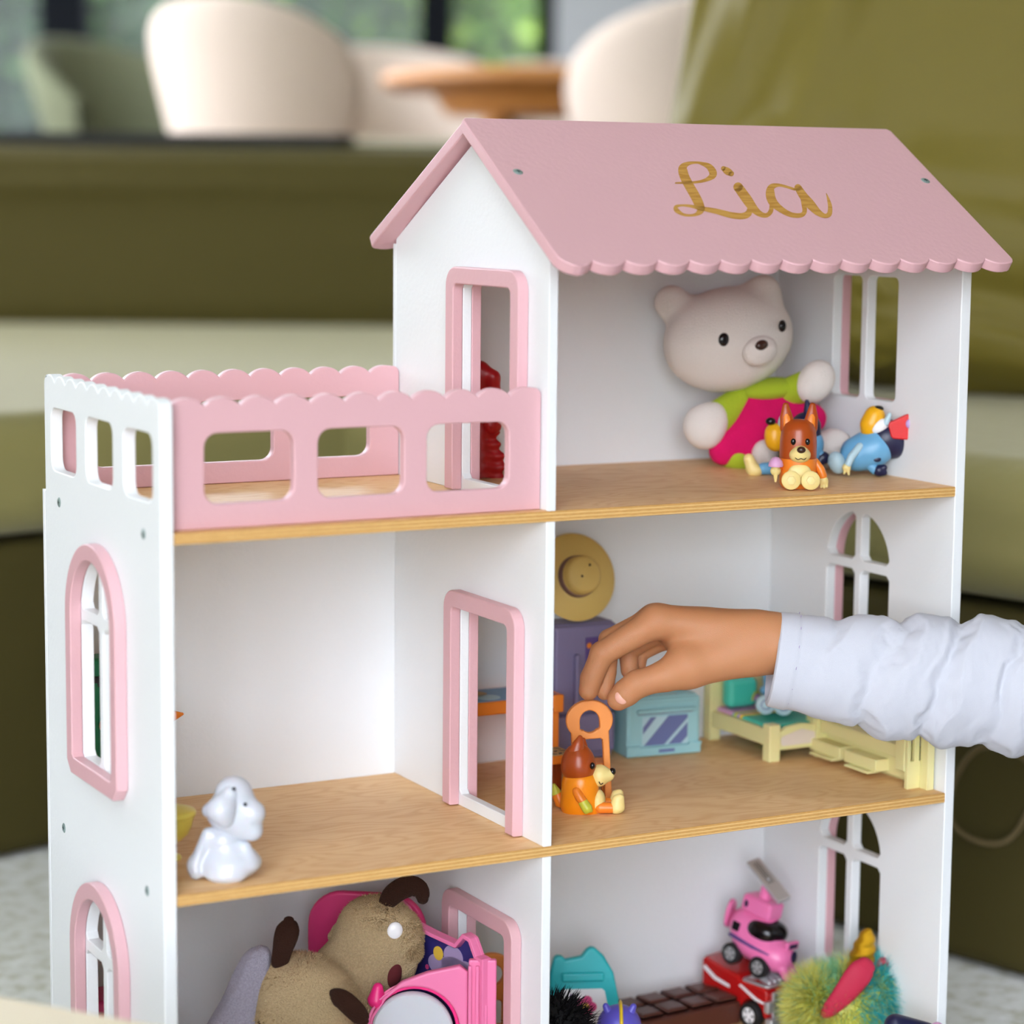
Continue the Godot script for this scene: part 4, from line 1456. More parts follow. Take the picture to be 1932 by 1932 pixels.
# ---------------------------------------------------------------- toys on the middle shelf
func toys_middle() -> void:
	var w := thing("dog_figurine", "glossy white dog figurine with a drooping ear, sitting at the front of the left room", "figurine", hw(5.9, -24.85, -3.0))
	var F: Material = MT["figurine white"]
	part(w, "body", blob([ball(Vector3(0.05, 1.0, 0), Vector3(2.25, 1.05, 1.9), Vector3.ZERO, 0.0), bone(Vector3(0.0, 1.2, -0.1), Vector3(-0.33, 2.53, 0), 1.75, 1.25, 0.5), bone(Vector3(-1.41, 3.15, 0.5), Vector3(-2.3, 1.01, 0.8), 0.42, 0.42, 0.5), bone(Vector3(-2.3, 1.01, 0.8), Vector3(-2.18, 0.48, 1), 0.42, 0.45, 0.6), bone(Vector3(1.21, 2.24, 0.5), Vector3(1.58, 1.22, 0.7), 0.4, 0.42, 0.5), ball(Vector3(-0.09, 0.4, 1.3), Vector3(1.35, 0.55, 0.8), Vector3.ZERO, 0.5)], 0.085), F)
	part(w, "head", blob([ball(Vector3(0.37, 5.99, 0.1), Vector3(1.3, 1.2, 1.25), Vector3.ZERO, 0.0), ball(Vector3(0.21, 4.35, 0), Vector3(1.9, 1.4, 1.4), Vector3(0, 0, -22), 0.6), bone(Vector3(1.04, 5, 0.2), Vector3(1.68, 4.62, 0.4), 1.0, 0.92, 0.5), bone(Vector3(0.93, 3.55, 0.1), Vector3(1.67, 3.37, 0.3), 0.92, 0.74, 0.5)], 0.08), F)
	part(w, "ear", blob([bone(Vector3(0.23, 6.11, 0.95), Vector3(-0.35, 5.08, 1.3), 0.62, 0.85, 0.15), bone(Vector3(-0.35, 5.08, 1.3), Vector3(-1.24, 4.94, 1), 0.85, 0.5, 0.5), bone(Vector3(-0.35, 5.08, 1.3), Vector3(-0.02, 4.31, 1.35), 0.85, 0.45, 0.5)], 0.075), F)
	part(w, "eye", ell(0.13, 0.13, 0.08), MT["bead black"], Vector3(0.56, 6.66, 1.62))
	part(w, "eye", ell(0.13, 0.13, 0.08), MT["bead black"], Vector3(1.3, 5.5, 1.4))

	var g := thing("goblet", "pale yellow toy goblet half hidden behind the front of the left wall", "toy goblet", hw(3.75, -24.85, -8.9))
	part(g, "cup", lathe([Vector2(0, 0), Vector2(0.75, 0), Vector2(0.8, 0.12), Vector2(0.72, 0.28), Vector2(0.4, 0.42), Vector2(0.32, 0.7), Vector2(0.34, 1.1), Vector2(0.7, 1.35), Vector2(1.25, 1.85), Vector2(1.55, 2.5), Vector2(1.66, 3.1), Vector2(1.6, 3.12), Vector2(0, 3.12)], 48), MT["yellow plastic"])
	part(g, "lid", lathe([Vector2(0, 3.12), Vector2(1.72, 3.14), Vector2(1.84, 3.3), Vector2(1.84, 3.5), Vector2(1.74, 3.62), Vector2(1.5, 3.68), Vector2(1.0, 3.85), Vector2(0, 3.95)], 48), MT["yellow plastic"])

	var gr := thing("green_toy", "tall green plastic toy with an orange pointed beak, inside the left arched window", "toy", hw(3.6, -24.85, -22), TH)
	part(gr, "body", boxes([[Vector3(0.0, 6.3, 0), Vector3(4.6, 12.6, 2.6)]], 0.5, 4), MT["green plastic"])
	part(gr, "front_rib", boxes([[Vector3(-1.6, 5.6, 1.35), Vector3(0.7, 10.4, 0.3)]], 0.12), MT["green plastic"])
	part(gr, "band", boxes([[Vector3(0, 10.9, 1.32), Vector3(3.6, 0.8, 0.16)]], 0.06), MT["bead black"])
	part(gr, "beak", tube([Vector3(-0.6, 7.5, 1.5), Vector3(1.6, 7.6, 1.8), Vector3(4.0, 7.85, 2.0), Vector3(5.2, 7.95, 2.0)], [0.6, 0.75, 0.62, 0.12], 16), MT["orange plastic"])

	var d := thing("toy_dog", "small orange toy dog sitting in profile below the hand, facing right", "toy figure", hw(37.6, -24.85, -7.4))
	part(d, "body", blob([ball(Vector3(-0.88, 1.11, 0), Vector3(1.45, 1.5, 1.35), Vector3.ZERO, 0.0), ball(Vector3(-0.84, 2.34, 0), Vector3(1.42, 1.2, 1.32), Vector3.ZERO, 0.6), bone(Vector3(-1.29, 0.38, 0), Vector3(-0.1, 0.39, 0), 1.0, 1.0, 0.5)], 0.09), MT["bright orange plastic"])
	part(d, "head", blob([ball(Vector3(-1, 3.49, 0), Vector3(1.36, 1.25, 1.28), Vector3.ZERO, 0.0), ball(Vector3(-1.04, 4.28, 0), Vector3(1.1, 1.1, 1.05), Vector3.ZERO, 0.6)], 0.09), MT["rust plastic"])
	part(d, "ear", tube([Vector3(-1.18, 4.88, 0.5), Vector3(-1.02, 5.55, 0.5), Vector3(-0.92, 5.97, 0.45)], [0.6, 0.42, 0.2], 14, 0.55, Vector3(0, 0, 1)), MT["rust plastic"])
	part(d, "ear", tube([Vector3(-0.86, 4.53, -0.5), Vector3(-0.69, 5.14, -0.5), Vector3(-0.66, 5.57, -0.5)], [0.55, 0.4, 0.2], 14, 0.55, Vector3(0, 0, 1)), MT["rust plastic"])
	part(d, "muzzle", blob([ball(Vector3(0.58, 2.84, 0), Vector3(0.72, 0.85, 0.85), Vector3.ZERO, 0.0), bone(Vector3(0.82, 2.96, 0), Vector3(1.32, 2.91, 0), 0.62, 0.48, 0.4)], 0.08), MT["pale cream plastic"])
	part(d, "nose", ell(0.26, 0.3, 0.34), MT["bead black"], Vector3(1.63, 3.19, 0))
	part(d, "eye", ell(0.2, 0.28, 0.2), MT["bead black"], Vector3(0.04, 3.86, 1))
	part(d, "mouth", tube(curve([Vector3(0.58, 2.56, 0.85), Vector3(0.7, 2.36, 0.82), Vector3(0.87, 2.43, 0.72)], 3), [0.04, 0.04, 0.04, 0.04, 0.04, 0.04, 0.04], 6), MT["deep brown plastic"])
	part(d, "belly", blob([ball(Vector3(0.49, 0.79, 0.1), Vector3(0.62, 1.0, 0.95), Vector3(0, 0, -8), 0.0)], 0.09), MT["pale cream plastic"])
	part(d, "arm", tube([Vector3(-1.16, 1.91, 1.25), Vector3(-0.87, 1.43, 1.5), Vector3(-0.63, 1.15, 1.55)], [0.34, 0.38, 0.34]), MT["orange plastic"])
	part(d, "paw", blob([bone(Vector3(-0.63, 1.09, 1.55), Vector3(-0.36, 0.68, 1.6), 0.38, 0.42, 0.1), bone(Vector3(-0.39, 0.68, 1.6), Vector3(-0.44, 0.35, 1.65), 0.17, 0.13, 0.1), bone(Vector3(-0.15, 0.62, 1.6), Vector3(-0.01, 0.46, 1.6), 0.16, 0.12, 0.1)], 0.07), MT["lime plastic"])
	for q in [[0.75, 1805], [-0.75, 1795]]:
		part(d, "leg", tube([Vector3(0.7, 0.5, q[0]), Vector3(1.7, 0.5, q[0])], [0.45, 0.42]), MT["orange plastic"])
		part(d, "foot", blob([bone(Vector3(1.9, 0.5, q[0]), Vector3(2.0, 1.15, q[0]), 0.48, 0.4, 0.2), bone(Vector3(2.2, 0.55, q[0]), Vector3(2.25, 1.3, q[0]), 0.42, 0.3, 0.2)], 0.08), MT["pale cream plastic"])
	part(d, "tail", tube([Vector3(-1.76, 0.34, -0.6), Vector3(-2.35, 0.53, -0.8), Vector3(-2.66, 1.2, -0.8)], [0.4, 0.5, 0.42], 14), MT["orange plastic"])
	part(d, "tail_tip", blob([bone(Vector3(-2.7, 1.29, -0.8), Vector3(-2.87, 1.87, -0.8), 0.42, 0.16, 0.1)], 0.07), MT["lime plastic"])

	var c := thing("toy_chair", "orange plastic toy chair with an arched back, pinched between finger and thumb", "toy chair", hw(39.3, -24.85, -10.0), 0.12)
	c.rotation.z = 0.06
	var outl := Geometry2D.merge_polygons(rect(-1.5, 0.0, 1.5, 6.5), circle(0, 6.6, 1.86, 1.62, 40))[0]
	var top := Geometry2D.merge_polygons(rect(-0.78, 5.85, 0.78, 6.5), circle(0, 6.5, 0.78, 0.9, 28))[0]
	part(c, "back", prism(rounded(outl, 0.12), [rounded(top, 0.12), rounded(rect(-0.95, 0.25, 0.95, 5.1), 0.15)], -0.3, 0.3, 0.12, 2), MT["chair orange"])
	part(c, "seat", boxes([[Vector3(0, 2.7, 0.9), Vector3(3.0, 0.4, 2.2)]], 0.15), MT["chair orange"], Vector3(0, 0, -2.4))
	for sx in [-1, 1]:
		part(c, "leg", boxes([[Vector3(sx * 1.25, 1.3, -2.3), Vector3(0.42, 2.6, 0.42)]], 0.1), MT["chair orange"])

	var t := thing("toy_desk", "orange toy table with a printed blue top, seen through the middle doorway", "toy table", hw(35.5, -24.85, -20), TH)
	part(t, "tabletop", boxes([[Vector3(1.2, 5.9, -2.4), Vector3(10.6, 1.1, 5.0)]], 0.15), MT["orange plastic"])
	var pr := part(t, "print", boxes([[Vector3(1.2, 6.47, -2.4), Vector3(10.0, 0.06, 4.4)]], 0.02), MT["print blue"])
	part(pr, "printed_oval", lathe([Vector2(0, 0), Vector2(1.3, 0), Vector2(1.3, 0.03), Vector2(0, 0.03)], 36), MT["print wood"], Vector3(-0.3, 6.5, -3.2), Vector3(0, 0, 0))
	part(pr, "printed_oval", lathe([Vector2(0, 0), Vector2(1.0, 0), Vector2(1.0, 0.03), Vector2(0, 0.03)], 36), MT["print ice"], Vector3(0.4, 6.5, -1.5))
	for x in [-3.6, 6.0]:
		part(t, "leg", boxes([[Vector3(x, 2.7, -2.4), Vector3(0.8, 5.4, 4.4)]], 0.12), MT["orange plastic"])
	part(t, "rim", boxes([[Vector3(6.15, 5.75, -2.4), Vector3(1.0, 1.5, 5.1)]], 0.15), MT["orange plastic"])

	var st_ := thing("toy_stool", "orange toy stool with a leaf print seat, behind the seated orange dog", "toy stool", hw(37.5, -24.85, -13.5), TH)
	part(st_, "seat", boxes([[Vector3(0, 3.1, 0), Vector3(3.0, 0.7, 3.0)]], 0.15), MT["orange plastic"])
	var sp := part(st_, "print", boxes([[Vector3(0, 3.47, 0), Vector3(2.6, 0.04, 2.6)]], 0.015), MT["print wood"])
	for i in 12:
		part(sp, "printed_leaf", ell(0.34, 0.02, 0.14, 12, 6), MT["deep brown plastic"], Vector3(-0.9 + 0.6 * (i % 4), 3.49, -0.8 + 0.8 * (i / 4)), Vector3(0, 50 + 80 * (i % 2), 0))
	for k in 4:
		part(st_, "leg", boxes([[Vector3(1.1 if k % 2 else -1.1, 1.4, 1.1 if k < 2 else -1.1), Vector3(0.6, 2.8, 0.6)]], 0.1), MT["rust plastic"])

	var f := thing("toy_fridge", "lilac toy fridge standing against the back wall with a straw hat on top", "toy fridge", hw(45.6, -24.85, -23.9), TH)
	part(f, "body", boxes([[Vector3(0, 5.9, -0.2), Vector3(6.0, 11.8, 2.7)]], 0.35, 4), MT["fridge lilac"])
	part(f, "foot", boxes([[Vector3(-2.2, 0.12, 0.2), Vector3(1, 0.24, 1.6)], [Vector3(2.2, 0.12, 0.2), Vector3(1, 0.24, 1.6)]], 0.05), MT["fridge lilac"])
	var ud := part(f, "door", boxes([[Vector3(0, 7.9, 1.3), Vector3(5.9, 7.5, 0.6)]], 0.25, 4), MT["fridge lilac"])
	part(ud, "handle", boxes([[Vector3(-1.0, 7.0, 1.8), Vector3(0.5, 4.6, 0.6)]], 0.2, 4), MT["fridge lilac"])
	var ldr := part(f, "door", boxes([[Vector3(0, 2.3, 1.3), Vector3(5.9, 3.4, 0.6)]], 0.25, 4), MT["fridge lilac"])
	part(ldr, "handle", boxes([[Vector3(2.3, 2.9, 1.75), Vector3(0.4, 1.6, 0.5)]], 0.15), MT["fridge lilac"])
	var sh := part(ud, "sticker_sheet", boxes([[Vector3(1.2, 8.3, 1.62), Vector3(2.6, 4.6, 0.06)]], 0.02), MT["print purple"])
	part(sh, "sticker", ell(0.25, 0.25, 0.04, 14, 8), MT["orange plastic"], Vector3(0.25, 9.9, 1.66))
	part(sh, "sticker", boxes([[Vector3(1.3, 8.7, 1.66), Vector3(0.9, 0.9, 0.03)]], 0.01), MT["print paper"], Vector3.ZERO)
	part(sh, "sticker", boxes([[Vector3(0.4, 7.3, 1.66), Vector3(0.8, 0.55, 0.03)]], 0.01), MT["print paper"])
	part(sh, "sticker", ell(0.3, 0.2, 0.05, 14, 8), MT["print rose"], Vector3(0.45, 7.55, 1.67))

	var h := thing("straw_hat", "round toy straw hat with a mauve band, propped on top of the lilac fridge", "toy hat", hw(45.2, -12.85, -23.1))
	var hb := Basis.from_euler(Vector3(deg_to_rad(74), deg_to_rad(26), 0))
	var ho := Vector3(-0.2, 3.72, 0.3)
	var hat := st()
	lathe_to(hat, [Vector2(0, -0.12), Vector2(3.45, -0.35), Vector2(3.68, -0.3), Vector2(3.72, -0.18), Vector2(3.6, -0.08), Vector2(1.75, 0.16), Vector2(1.72, 0.3)], 64, ho, hb)
	part(h, "brim", hat.commit(), MT["straw plastic"])
	hat = st()
	lathe_to(hat, [Vector2(1.7, 0.2), Vector2(1.6, 1.2), Vector2(1.5, 1.6), Vector2(1.3, 1.72), Vector2(0, 1.76)], 48, ho, hb)
	part(h, "crown", hat.commit(), MT["straw plastic"])
	hat = st()
	lathe_to(hat, [Vector2(1.73, 0.12), Vector2(1.78, 0.16), Vector2(1.72, 0.72), Vector2(1.64, 0.74)], 48, ho, hb)
	part(h, "band", hat.commit(), MT["hat band"])
	for q in [Vector3(0.5, 1.77, -0.75), Vector3(-0.35, 1.77, 0.15)]:
		part(h, "peg_hole", ell(0.12, 0.03, 0.12, 12, 6), MT["deep brown plastic"], ho + hb * q, Vector3(74, 26, 0))

	var o := thing("toy_oven", "pale blue toy oven with a slate striped window in its door", "toy oven", hw(52.8, -24.85, -22.7), 0.384)
	part(o, "body", boxes([[Vector3(0, 2.5, 0), Vector3(6.9, 5.0, 3.2)]], 0.18, 3), MT["oven blue"])
	part(o, "hob", boxes([[Vector3(0, 5.05, -0.1), Vector3(6.5, 0.22, 2.9)]], 0.08), MT["oven blue"])
	for k in 4:
		part(o, "hob_ring", lathe([Vector2(0.3, 0), Vector2(0.55, 0), Vector2(0.55, 0.1), Vector2(0.3, 0.1)], 20), MT["oven blue"], Vector3(-2.2 + 4.4 * (k % 2), 5.14, -0.8 + 1.4 * (k / 2)))
	var od := part(o, "door", boxes([[Vector3(0, 2.85, 1.62), Vector3(6.5, 3.7, 0.16)]], 0.07), MT["oven blue"])
	part(od, "handle", tube([Vector3(-2.5, 4.0, 1.95), Vector3(2.7, 4.0, 1.95)], [0.2, 0.2], 14), MT["oven blue"])
	part(od, "handle_gap", boxes([[Vector3(0.1, 3.75, 1.72), Vector3(5.2, 0.16, 0.06)]], 0.02), MT["fridge lilac"])
	var pane := part(od, "pane", boxes([[Vector3(0.1, 2.25, 1.71), Vector3(4.3, 2.5, 0.05)]], 0.01), MT["print ice"])
	for pl in [[Vector2(-2.0, 2.0), Vector2(-2.0, 2.6), Vector2(-1.3, 3.45), Vector2(-0.75, 3.45)], [Vector2(-1.9, 1.0), Vector2(0.0, 1.0), Vector2(2.2, 3.2), Vector2(2.2, 3.5), Vector2(0.4, 3.5)], [Vector2(0.4, 1.0), Vector2(1.6, 1.0), Vector2(2.2, 1.6), Vector2(2.2, 2.8)]]:
		part(pane, "printed_stripe", prism(PackedVector2Array(pl), [], 1.735, 1.75), MT["print slate"])
	part(o, "drawer", boxes([[Vector3(-0.05, 0.5, 1.72), Vector3(7.0, 0.75, 0.3)]], 0.06), MT["oven blue"])
	part(o, "drawer_slot", boxes([[Vector3(0.2, 0.5, 1.88), Vector3(1.5, 0.28, 0.03)]], 0.01), MT["print slate"])
	for sx in [-1, 1]:
		part(o, "corner_block", boxes([[Vector3(sx * 2.9, 0.95, 1.76), Vector3(1.2, 0.2, 0.34)]], 0.04), MT["oven blue"])

	var b := thing("toy_bed", "cream toy bed with a teal rainbow cover against the right wall", "toy bed", hw(62.6, -24.85, -20), TH)
	var B: Material = MT["bed cream"]
	for q in [[-2.75, 4.6, 3.2], [3.0, 4.6, 3.2], [-2.75, -4.7, 5.6], [3.0, -4.7, 5.6]]:
		part(b, "leg", boxes([[Vector3(q[0], q[2] / 2, q[1]), Vector3(1.1, q[2], 1.1)]], 0.1), B)
	for x in [-2.9, 3.1]:
		part(b, "side_rail", boxes([[Vector3(x, 2.0, 0), Vector3(0.5, 1.4, 8.4)]], 0.1), B)
	part(b, "footboard", prism(PackedVector2Array([Vector2(-2.4, 0.9), Vector2(2.6, 0.9), Vector2(2.6, 2.3), Vector2(1.6, 2.85), Vector2(0.1, 3.05), Vector2(-1.4, 2.85), Vector2(-2.4, 2.3)]), [], 4.4, 4.9, 0.08, 2), B)
	part(b, "footboard_panel", prism(rounded(PackedVector2Array([Vector2(-2.0, 1.25), Vector2(2.2, 1.25), Vector2(2.2, 2.05), Vector2(0.1, 2.6), Vector2(-2.0, 2.05)]), 0.2), [], 4.9, 4.94, 0.01), MT["bed panel"])
	part(b, "headboard", boxes([[Vector3(0.1, 3.6, -4.7), Vector3(5.4, 3.6, 0.5)]], 0.15), B)
	part(b, "mattress", boxes([[Vector3(0.1, 2.55, -0.1), Vector3(5.4, 0.8, 8.6)]], 0.25, 3), MT["teal plastic"])
	part(b, "sheet", boxes([[Vector3(0.1, 2.62, -2.9), Vector3(5.5, 0.8, 2.6)]], 0.25, 3), MT["pink ice"])
	for q in [[-1.25, "lime plastic"], [-0.75, "lilac plastic"], [-0.35, "sun plastic"]]:
		part(b, "rainbow_stripe", boxes([[Vector3(0.1, 2.64, q[0]), Vector3(5.52, 0.8, 0.45)]], 0.2, 2), MT[q[1]])
	var pi := thing("toy_pillow", "shiny teal toy pillow with a small rainbow, at the head of the cream bed", "toy pillow", hw(61.6, -21.8, -23.0), TH)
	part(pi, "pillow", boxes([[Vector3(0, 1.35, 0), Vector3(3.1, 2.6, 1.5)]], 0.6, 5), MT["teal plastic"])
	for q in [[0.75, "lime plastic"], [0.55, "lilac plastic"], [0.36, "pink ice"]]:
		part(pi, "rainbow", prism(circle(0, 0, q[0], -1.0, 20, 0.0, PI), [], 0.0, 0.12 + (0.75 - q[0]) * 0.3, 0.02), MT[q[1]], Vector3(1.2, 0.7, 0.75), Vector3(0, 25, 0))

	var e := thing("toy_dog", "blue toy figure lying in the cream bed, pale soles towards us", "toy figure", hw(64.1, -21.9, -19))
	for q in [[Vector3(-2.24, 1.16, 1.5)], [Vector3(-0.69, 1.08, 1.5)]]:
		var ft := part(e, "foot", lathe([Vector2(0, -0.4), Vector2(0.7, -0.38), Vector2(0.86, -0.1), Vector2(0.84, 0.25), Vector2(0.72, 0.32), Vector2(0, 0.32)], 28), MT["pale blue plastic"], q[0], Vector3(86, 0, 0))
		part(ft, "sole_recess", prism(hexagon(0.48), [hexagon(0.36)], 0.3, 0.37, 0.02), MT["print slate"], Vector3.ZERO, Vector3(-90, 0, 0))
	part(e, "leg", tube([Vector3(-2.1, 1.1, 1), Vector3(-1.43, 1.15, -1)], [0.5, 0.55]), MT["blue plastic"])
	part(e, "leg", tube([Vector3(-0.59, 1.11, 1), Vector3(-0.32, 1.16, -1)], [0.5, 0.55]), MT["blue plastic"])
	part(e, "body", blob([bone(Vector3(-0.77, 1.49, -1.2), Vector3(-0.8, 3.02, -3), 1.35, 1.3, 0.3)], 0.13), MT["blue plastic"])
	part(e, "head", ell(1.4, 1.35, 1.4), MT["navy plastic"], Vector3(-0.66, 4.09, -3.6))
	part(e, "arm", tube([Vector3(-1.5, 2.37, -1), Vector3(-2.16, 2.02, -0.4)], [0.4, 0.4]), MT["blue plastic"])

	var k := thing("toy_furniture_frame", "cream toy furniture frame with slots and small ledges, lying along the right wall", "toy furniture", hw(65.0, -24.85, -8), TH)
	part(k, "back_plate", boxes([[Vector3(0.95, 1.6, -0.4), Vector3(0.35, 3.2, 14.0)]], 0.06), B)
	part(k, "beam", boxes([[Vector3(0.2, 2.75, -1.2), Vector3(1.5, 1.1, 12.0)]], 0.08), B)
	part(k, "lower_rail", boxes([[Vector3(0.5, 1.3, -1.0), Vector3(0.8, 1.8, 12.4)]], 0.06), B)
	for z in [-5.2, -0.2]:
		part(k, "ledge", boxes([[Vector3(-0.5, 1.15, z), Vector3(1.5, 1.0, 4.4)]], 0.08), B)
		part(k, "ledge_plate", boxes([[Vector3(-1.15, 0.55, z + 0.2), Vector3(1.3, 0.2, 3.2)]], 0.06), B)
	for q in [[-7.0, 6.2], [5.6, 5.6]]:
		part(k, "end_panel", prism(rect(-0.9, 0.0, 1.1, q[1], 0.1), [rect(-0.55, 2.3, -0.2, q[1] - 0.6), rect(0.3, 2.3, 0.65, q[1] - 0.6)], q[0] - 0.2, q[0] + 0.2, 0.05), B)
		part(k, "post", boxes([[Vector3(-0.6, q[1] / 2 + 0.6, q[0] - 0.8), Vector3(0.7, q[1] - 1.6, 1.2)], [Vector3(0.7, q[1] / 2, q[0] + 0.7), Vector3(0.7, q[1], 1.0)]], 0.08), B)
		part(k, "hook", boxes([[Vector3(-0.9, q[1] - 0.2, q[0] - 0.9), Vector3(0.7, 0.3, 0.9)]], 0.06), B)


# ---------------------------------------------------------------- toys in the lowest rooms
func toys_lower() -> void:
	var fz := Vector3(0, 0, 0)
	var a := thing("plush_dog", "tan plush dog with a blank white eye and open red mouth, lower left room", "plush toy", hw(21.5, -48.6, -13))
	var tan_: Material = MT["plush tan"]
	var hd := [ball(Vector3(0.37, 15.05, 0), Vector3(2.9, 2.5, 2.4), Vector3(0, 0, -25), 0.0), ball(Vector3(2.19, 14.43, 0.4), Vector3(1.7, 2.2, 1.8), Vector3(0, 0, 0), 1.0), bone(Vector3(2.92, 13.71, 1.2), Vector3(2.77, 12.25, 1.4), 0.95, 0.75, 0.6), bone(Vector3(-0.47, 13.18, 0), Vector3(-1.62, 10.83, 0.2), 2.7, 3.2, 1.6), bone(Vector3(-1.63, 10.76, 0), Vector3(-2.02, 7.85, 0.5), 3.2, 3.6, 1.0), bone(Vector3(0.95, 13.23, 0.8), Vector3(0.12, 11.33, 1), 1.7, 1.6, 0.8)]
	part(a, "body", blob(hd, 0.2), tan_)
	part(a, "mouth", ell(0.8, 1.35, 0.9), MT["mouth red"], Vector3(1.74, 12.23, 1.7), Vector3(0, 0, -14))
	part(a, "ear", tube(curve([Vector3(0.99, 17.04, 0.8), Vector3(1.79, 18.13, 1), Vector3(2.95, 18.8, 1.2), Vector3(3.8, 18.57, 1.5), Vector3(3.97, 17.93, 1.7)], 4), [0.5, 0.62, 0.72, 0.8, 0.84, 0.86, 0.88, 0.88, 0.88, 0.88, 0.88, 0.86, 0.84, 0.8, 0.76, 0.7, 0.6], 16, 0.4, Vector3(0, 0, 1)), MT["plush brown"])
	part(a, "ear", tube([Vector3(-1.5, 15.42, -1.2), Vector3(-2.55, 14.27, -1), Vector3(-3.07, 14, -0.8)], [0.75, 0.8, 0.5], 14, 0.45, Vector3(0, 0, 1)), tan_)
	part(a, "eye", ell(0.62, 0.72, 0.34), MT["white plastic"], Vector3(1.89, 15.51, 2.15), Vector3(0, 18, 0))
	var bl := []
	for q in hd:
		bl.append([q[0], q[1] if q.size() == 4 else Vector3.ONE * q[2]])
	fur(a, "pile", bl, 16000, 0.3, 0.08, 0.5, func(_p, g): return c8(200, 174, 134).lerp(c8(166, 140, 102), g.randf()), 3)

	var b := thing("plush_dog", "tan plush dog seen from behind with one dark brown ear standing up", "plush toy", hw(14.6, -48.6, -10.5))
	var bd := [ball(Vector3(-0.11, 11.91, 0), Vector3(3.4, 2.75, 2.9), Vector3(0, 0, -15), 0.0), ball(Vector3(1, 11, 0.4), Vector3(3.0, 3.0, 2.8), Vector3.ZERO, 1.2), bone(Vector3(-0.23, 9.7, 0.4), Vector3(0.34, 3.13, 0), 3.4, 3.6, 1.2)]
	part(b, "body", blob(bd, 0.2), tan_)
	part(b, "ear", tube(curve([Vector3(-1.58, 14.31, 1.2), Vector3(-1.27, 15.68, 1.2), Vector3(-0.92, 17.02, 1.1), Vector3(-0.88, 17.62, 1)], 4), [0.62, 0.66, 0.7, 0.74, 0.8, 0.86, 0.9, 0.9, 0.86, 0.76, 0.66, 0.56, 0.4], 16, 0.45, Vector3(0, 0, 1)), MT["plush brown"])
	part(b, "ear", tube(curve([Vector3(2.29, 12.22, 2.4), Vector3(3.24, 12.23, 3), Vector3(4.26, 11.33, 3.1), Vector3(4.76, 10.56, 3)], 4), [0.45, 0.6, 0.72, 0.8, 0.84, 0.86, 0.86, 0.86, 0.84, 0.8, 0.74, 0.66, 0.5], 16, 0.45, Vector3(0, 0, 1)), MT["plush brown"])
	part(b, "patch", tube([Vector3(-2.49, 10.84, 1.9), Vector3(-2.41, 10.1, 2.2), Vector3(-2.3, 8.66, 2.3)], [0.5, 0.75, 0.8], 16, 0.6, Vector3(0, 0, 1)), MT["plush brown"])
	part(b, "eye", ell(0.3, 0.42, 0.3), MT["bead black"], Vector3(-3.39, 10.81, 0.6))
	bl = []
	for q in bd:
		bl.append([q[0], q[1] if q.size() == 4 else Vector3.ONE * q[2]])
	fur(b, "pile", bl, 14000, 0.3, 0.08, 0.5, func(p, g): return c8(204, 180, 140).lerp(c8(170, 146, 108), g.randf()).lerp(c8(150, 104, 84), 0.35 if absf(p.x + 0.2) < 1.2 and p.y > 12.0 else 0.0), 4)

	var cl := thing("folded_cloth", "lavender grey terry cloth bundle propped beside the tan plush dogs", "cloth", hw(10.5, -48.6, -12))
	var fold := func(u, v):
		var t: float = TAU * u
		var y: float = lerpf(0.0, 15.6, v)
		var wd := lerpf(4.6, 0.9, pow(v, 0.8))
		var lean: float = lerpf(-3.2, 1.3, v)
		var r := 1.0 + 0.05 * sin(t * 5.0 + v * 5.0) + 0.04 * sin(v * 23.0 + t * 2.0)
		var k := sqrt(maxf(0.0, 1.0 - pow(maxf(0.0, v - 0.93) / 0.07, 2.0)))
		return Vector3(lean + wd * r * k * cos(t), y, (wd * 0.55 + 0.3) * r * k * sin(t))
	part(cl, "folds", surf(fold, 60, 60, true, true), MT["terry grey"])

	var p := thing("fold_out_case", "pink toy fold-out case with a round white mirror and a starry night print inside", "toy case", hw(24, -48.6, -10))
	var P: Material = MT["case pink"]
	var cutout := circle(-0.1, 8.6, 3.4, -1.0, 44)
	part(p, "front_panel", prism(rounded(PackedVector2Array([Vector2(-4.2, 0), Vector2(3.9, 0), Vector2(3.9, 13.8), Vector2(0.8, 13.1), Vector2(-1.1, 12.35), Vector2(-2.4, 11.2), Vector2(-3.4, 9.6), Vector2(-4.1, 7.0)]), 0.5), [cutout], 2.6, 3.3, 0.2, 3), P)
	part(p, "mirror_rim", prism(circle(-0.1, 8.6, 3.4, -1.0, 44), [circle(-0.1, 8.6, 3.1, -1.0, 44)], 2.5, 2.95, 0.08), MT["case hot pink"])
	part(p, "mirror", lathe([Vector2(0, 0), Vector2(3.1, 0), Vector2(3.1, 0.5), Vector2(2.95, 0.65), Vector2(2.8, 0.6), Vector2(0, 0.6)], 48), MT["figurine white"], Vector3(-0.25, 8.4, 2.75), Vector3(90, 0, 0))
	part(p, "ear", blob([bone(Vector3(-3.0, 10.8, 2.7), Vector3(-2.9, 11.7, 2.7), 0.7, 0.4, 0.2)], 0.1), MT["case hot pink"])
	part(p, "hinge_strip", boxes([[Vector3(5.0, 7.0, 2.9), Vector3(2.1, 14.2, 0.6)]], 0.15), P)
	part(p, "hinge", boxes([[Vector3(4.05, 6.9, 3.3), Vector3(0.28, 13.6, 0.3)], [Vector3(4.6, 6.9, 3.3), Vector3(0.28, 13.6, 0.3)]], 0.1), P)
	part(p, "latch", boxes([[Vector3(5.2, 9.9, 3.25), Vector3(0.35, 1.5, 0.2)]], 0.08), P)
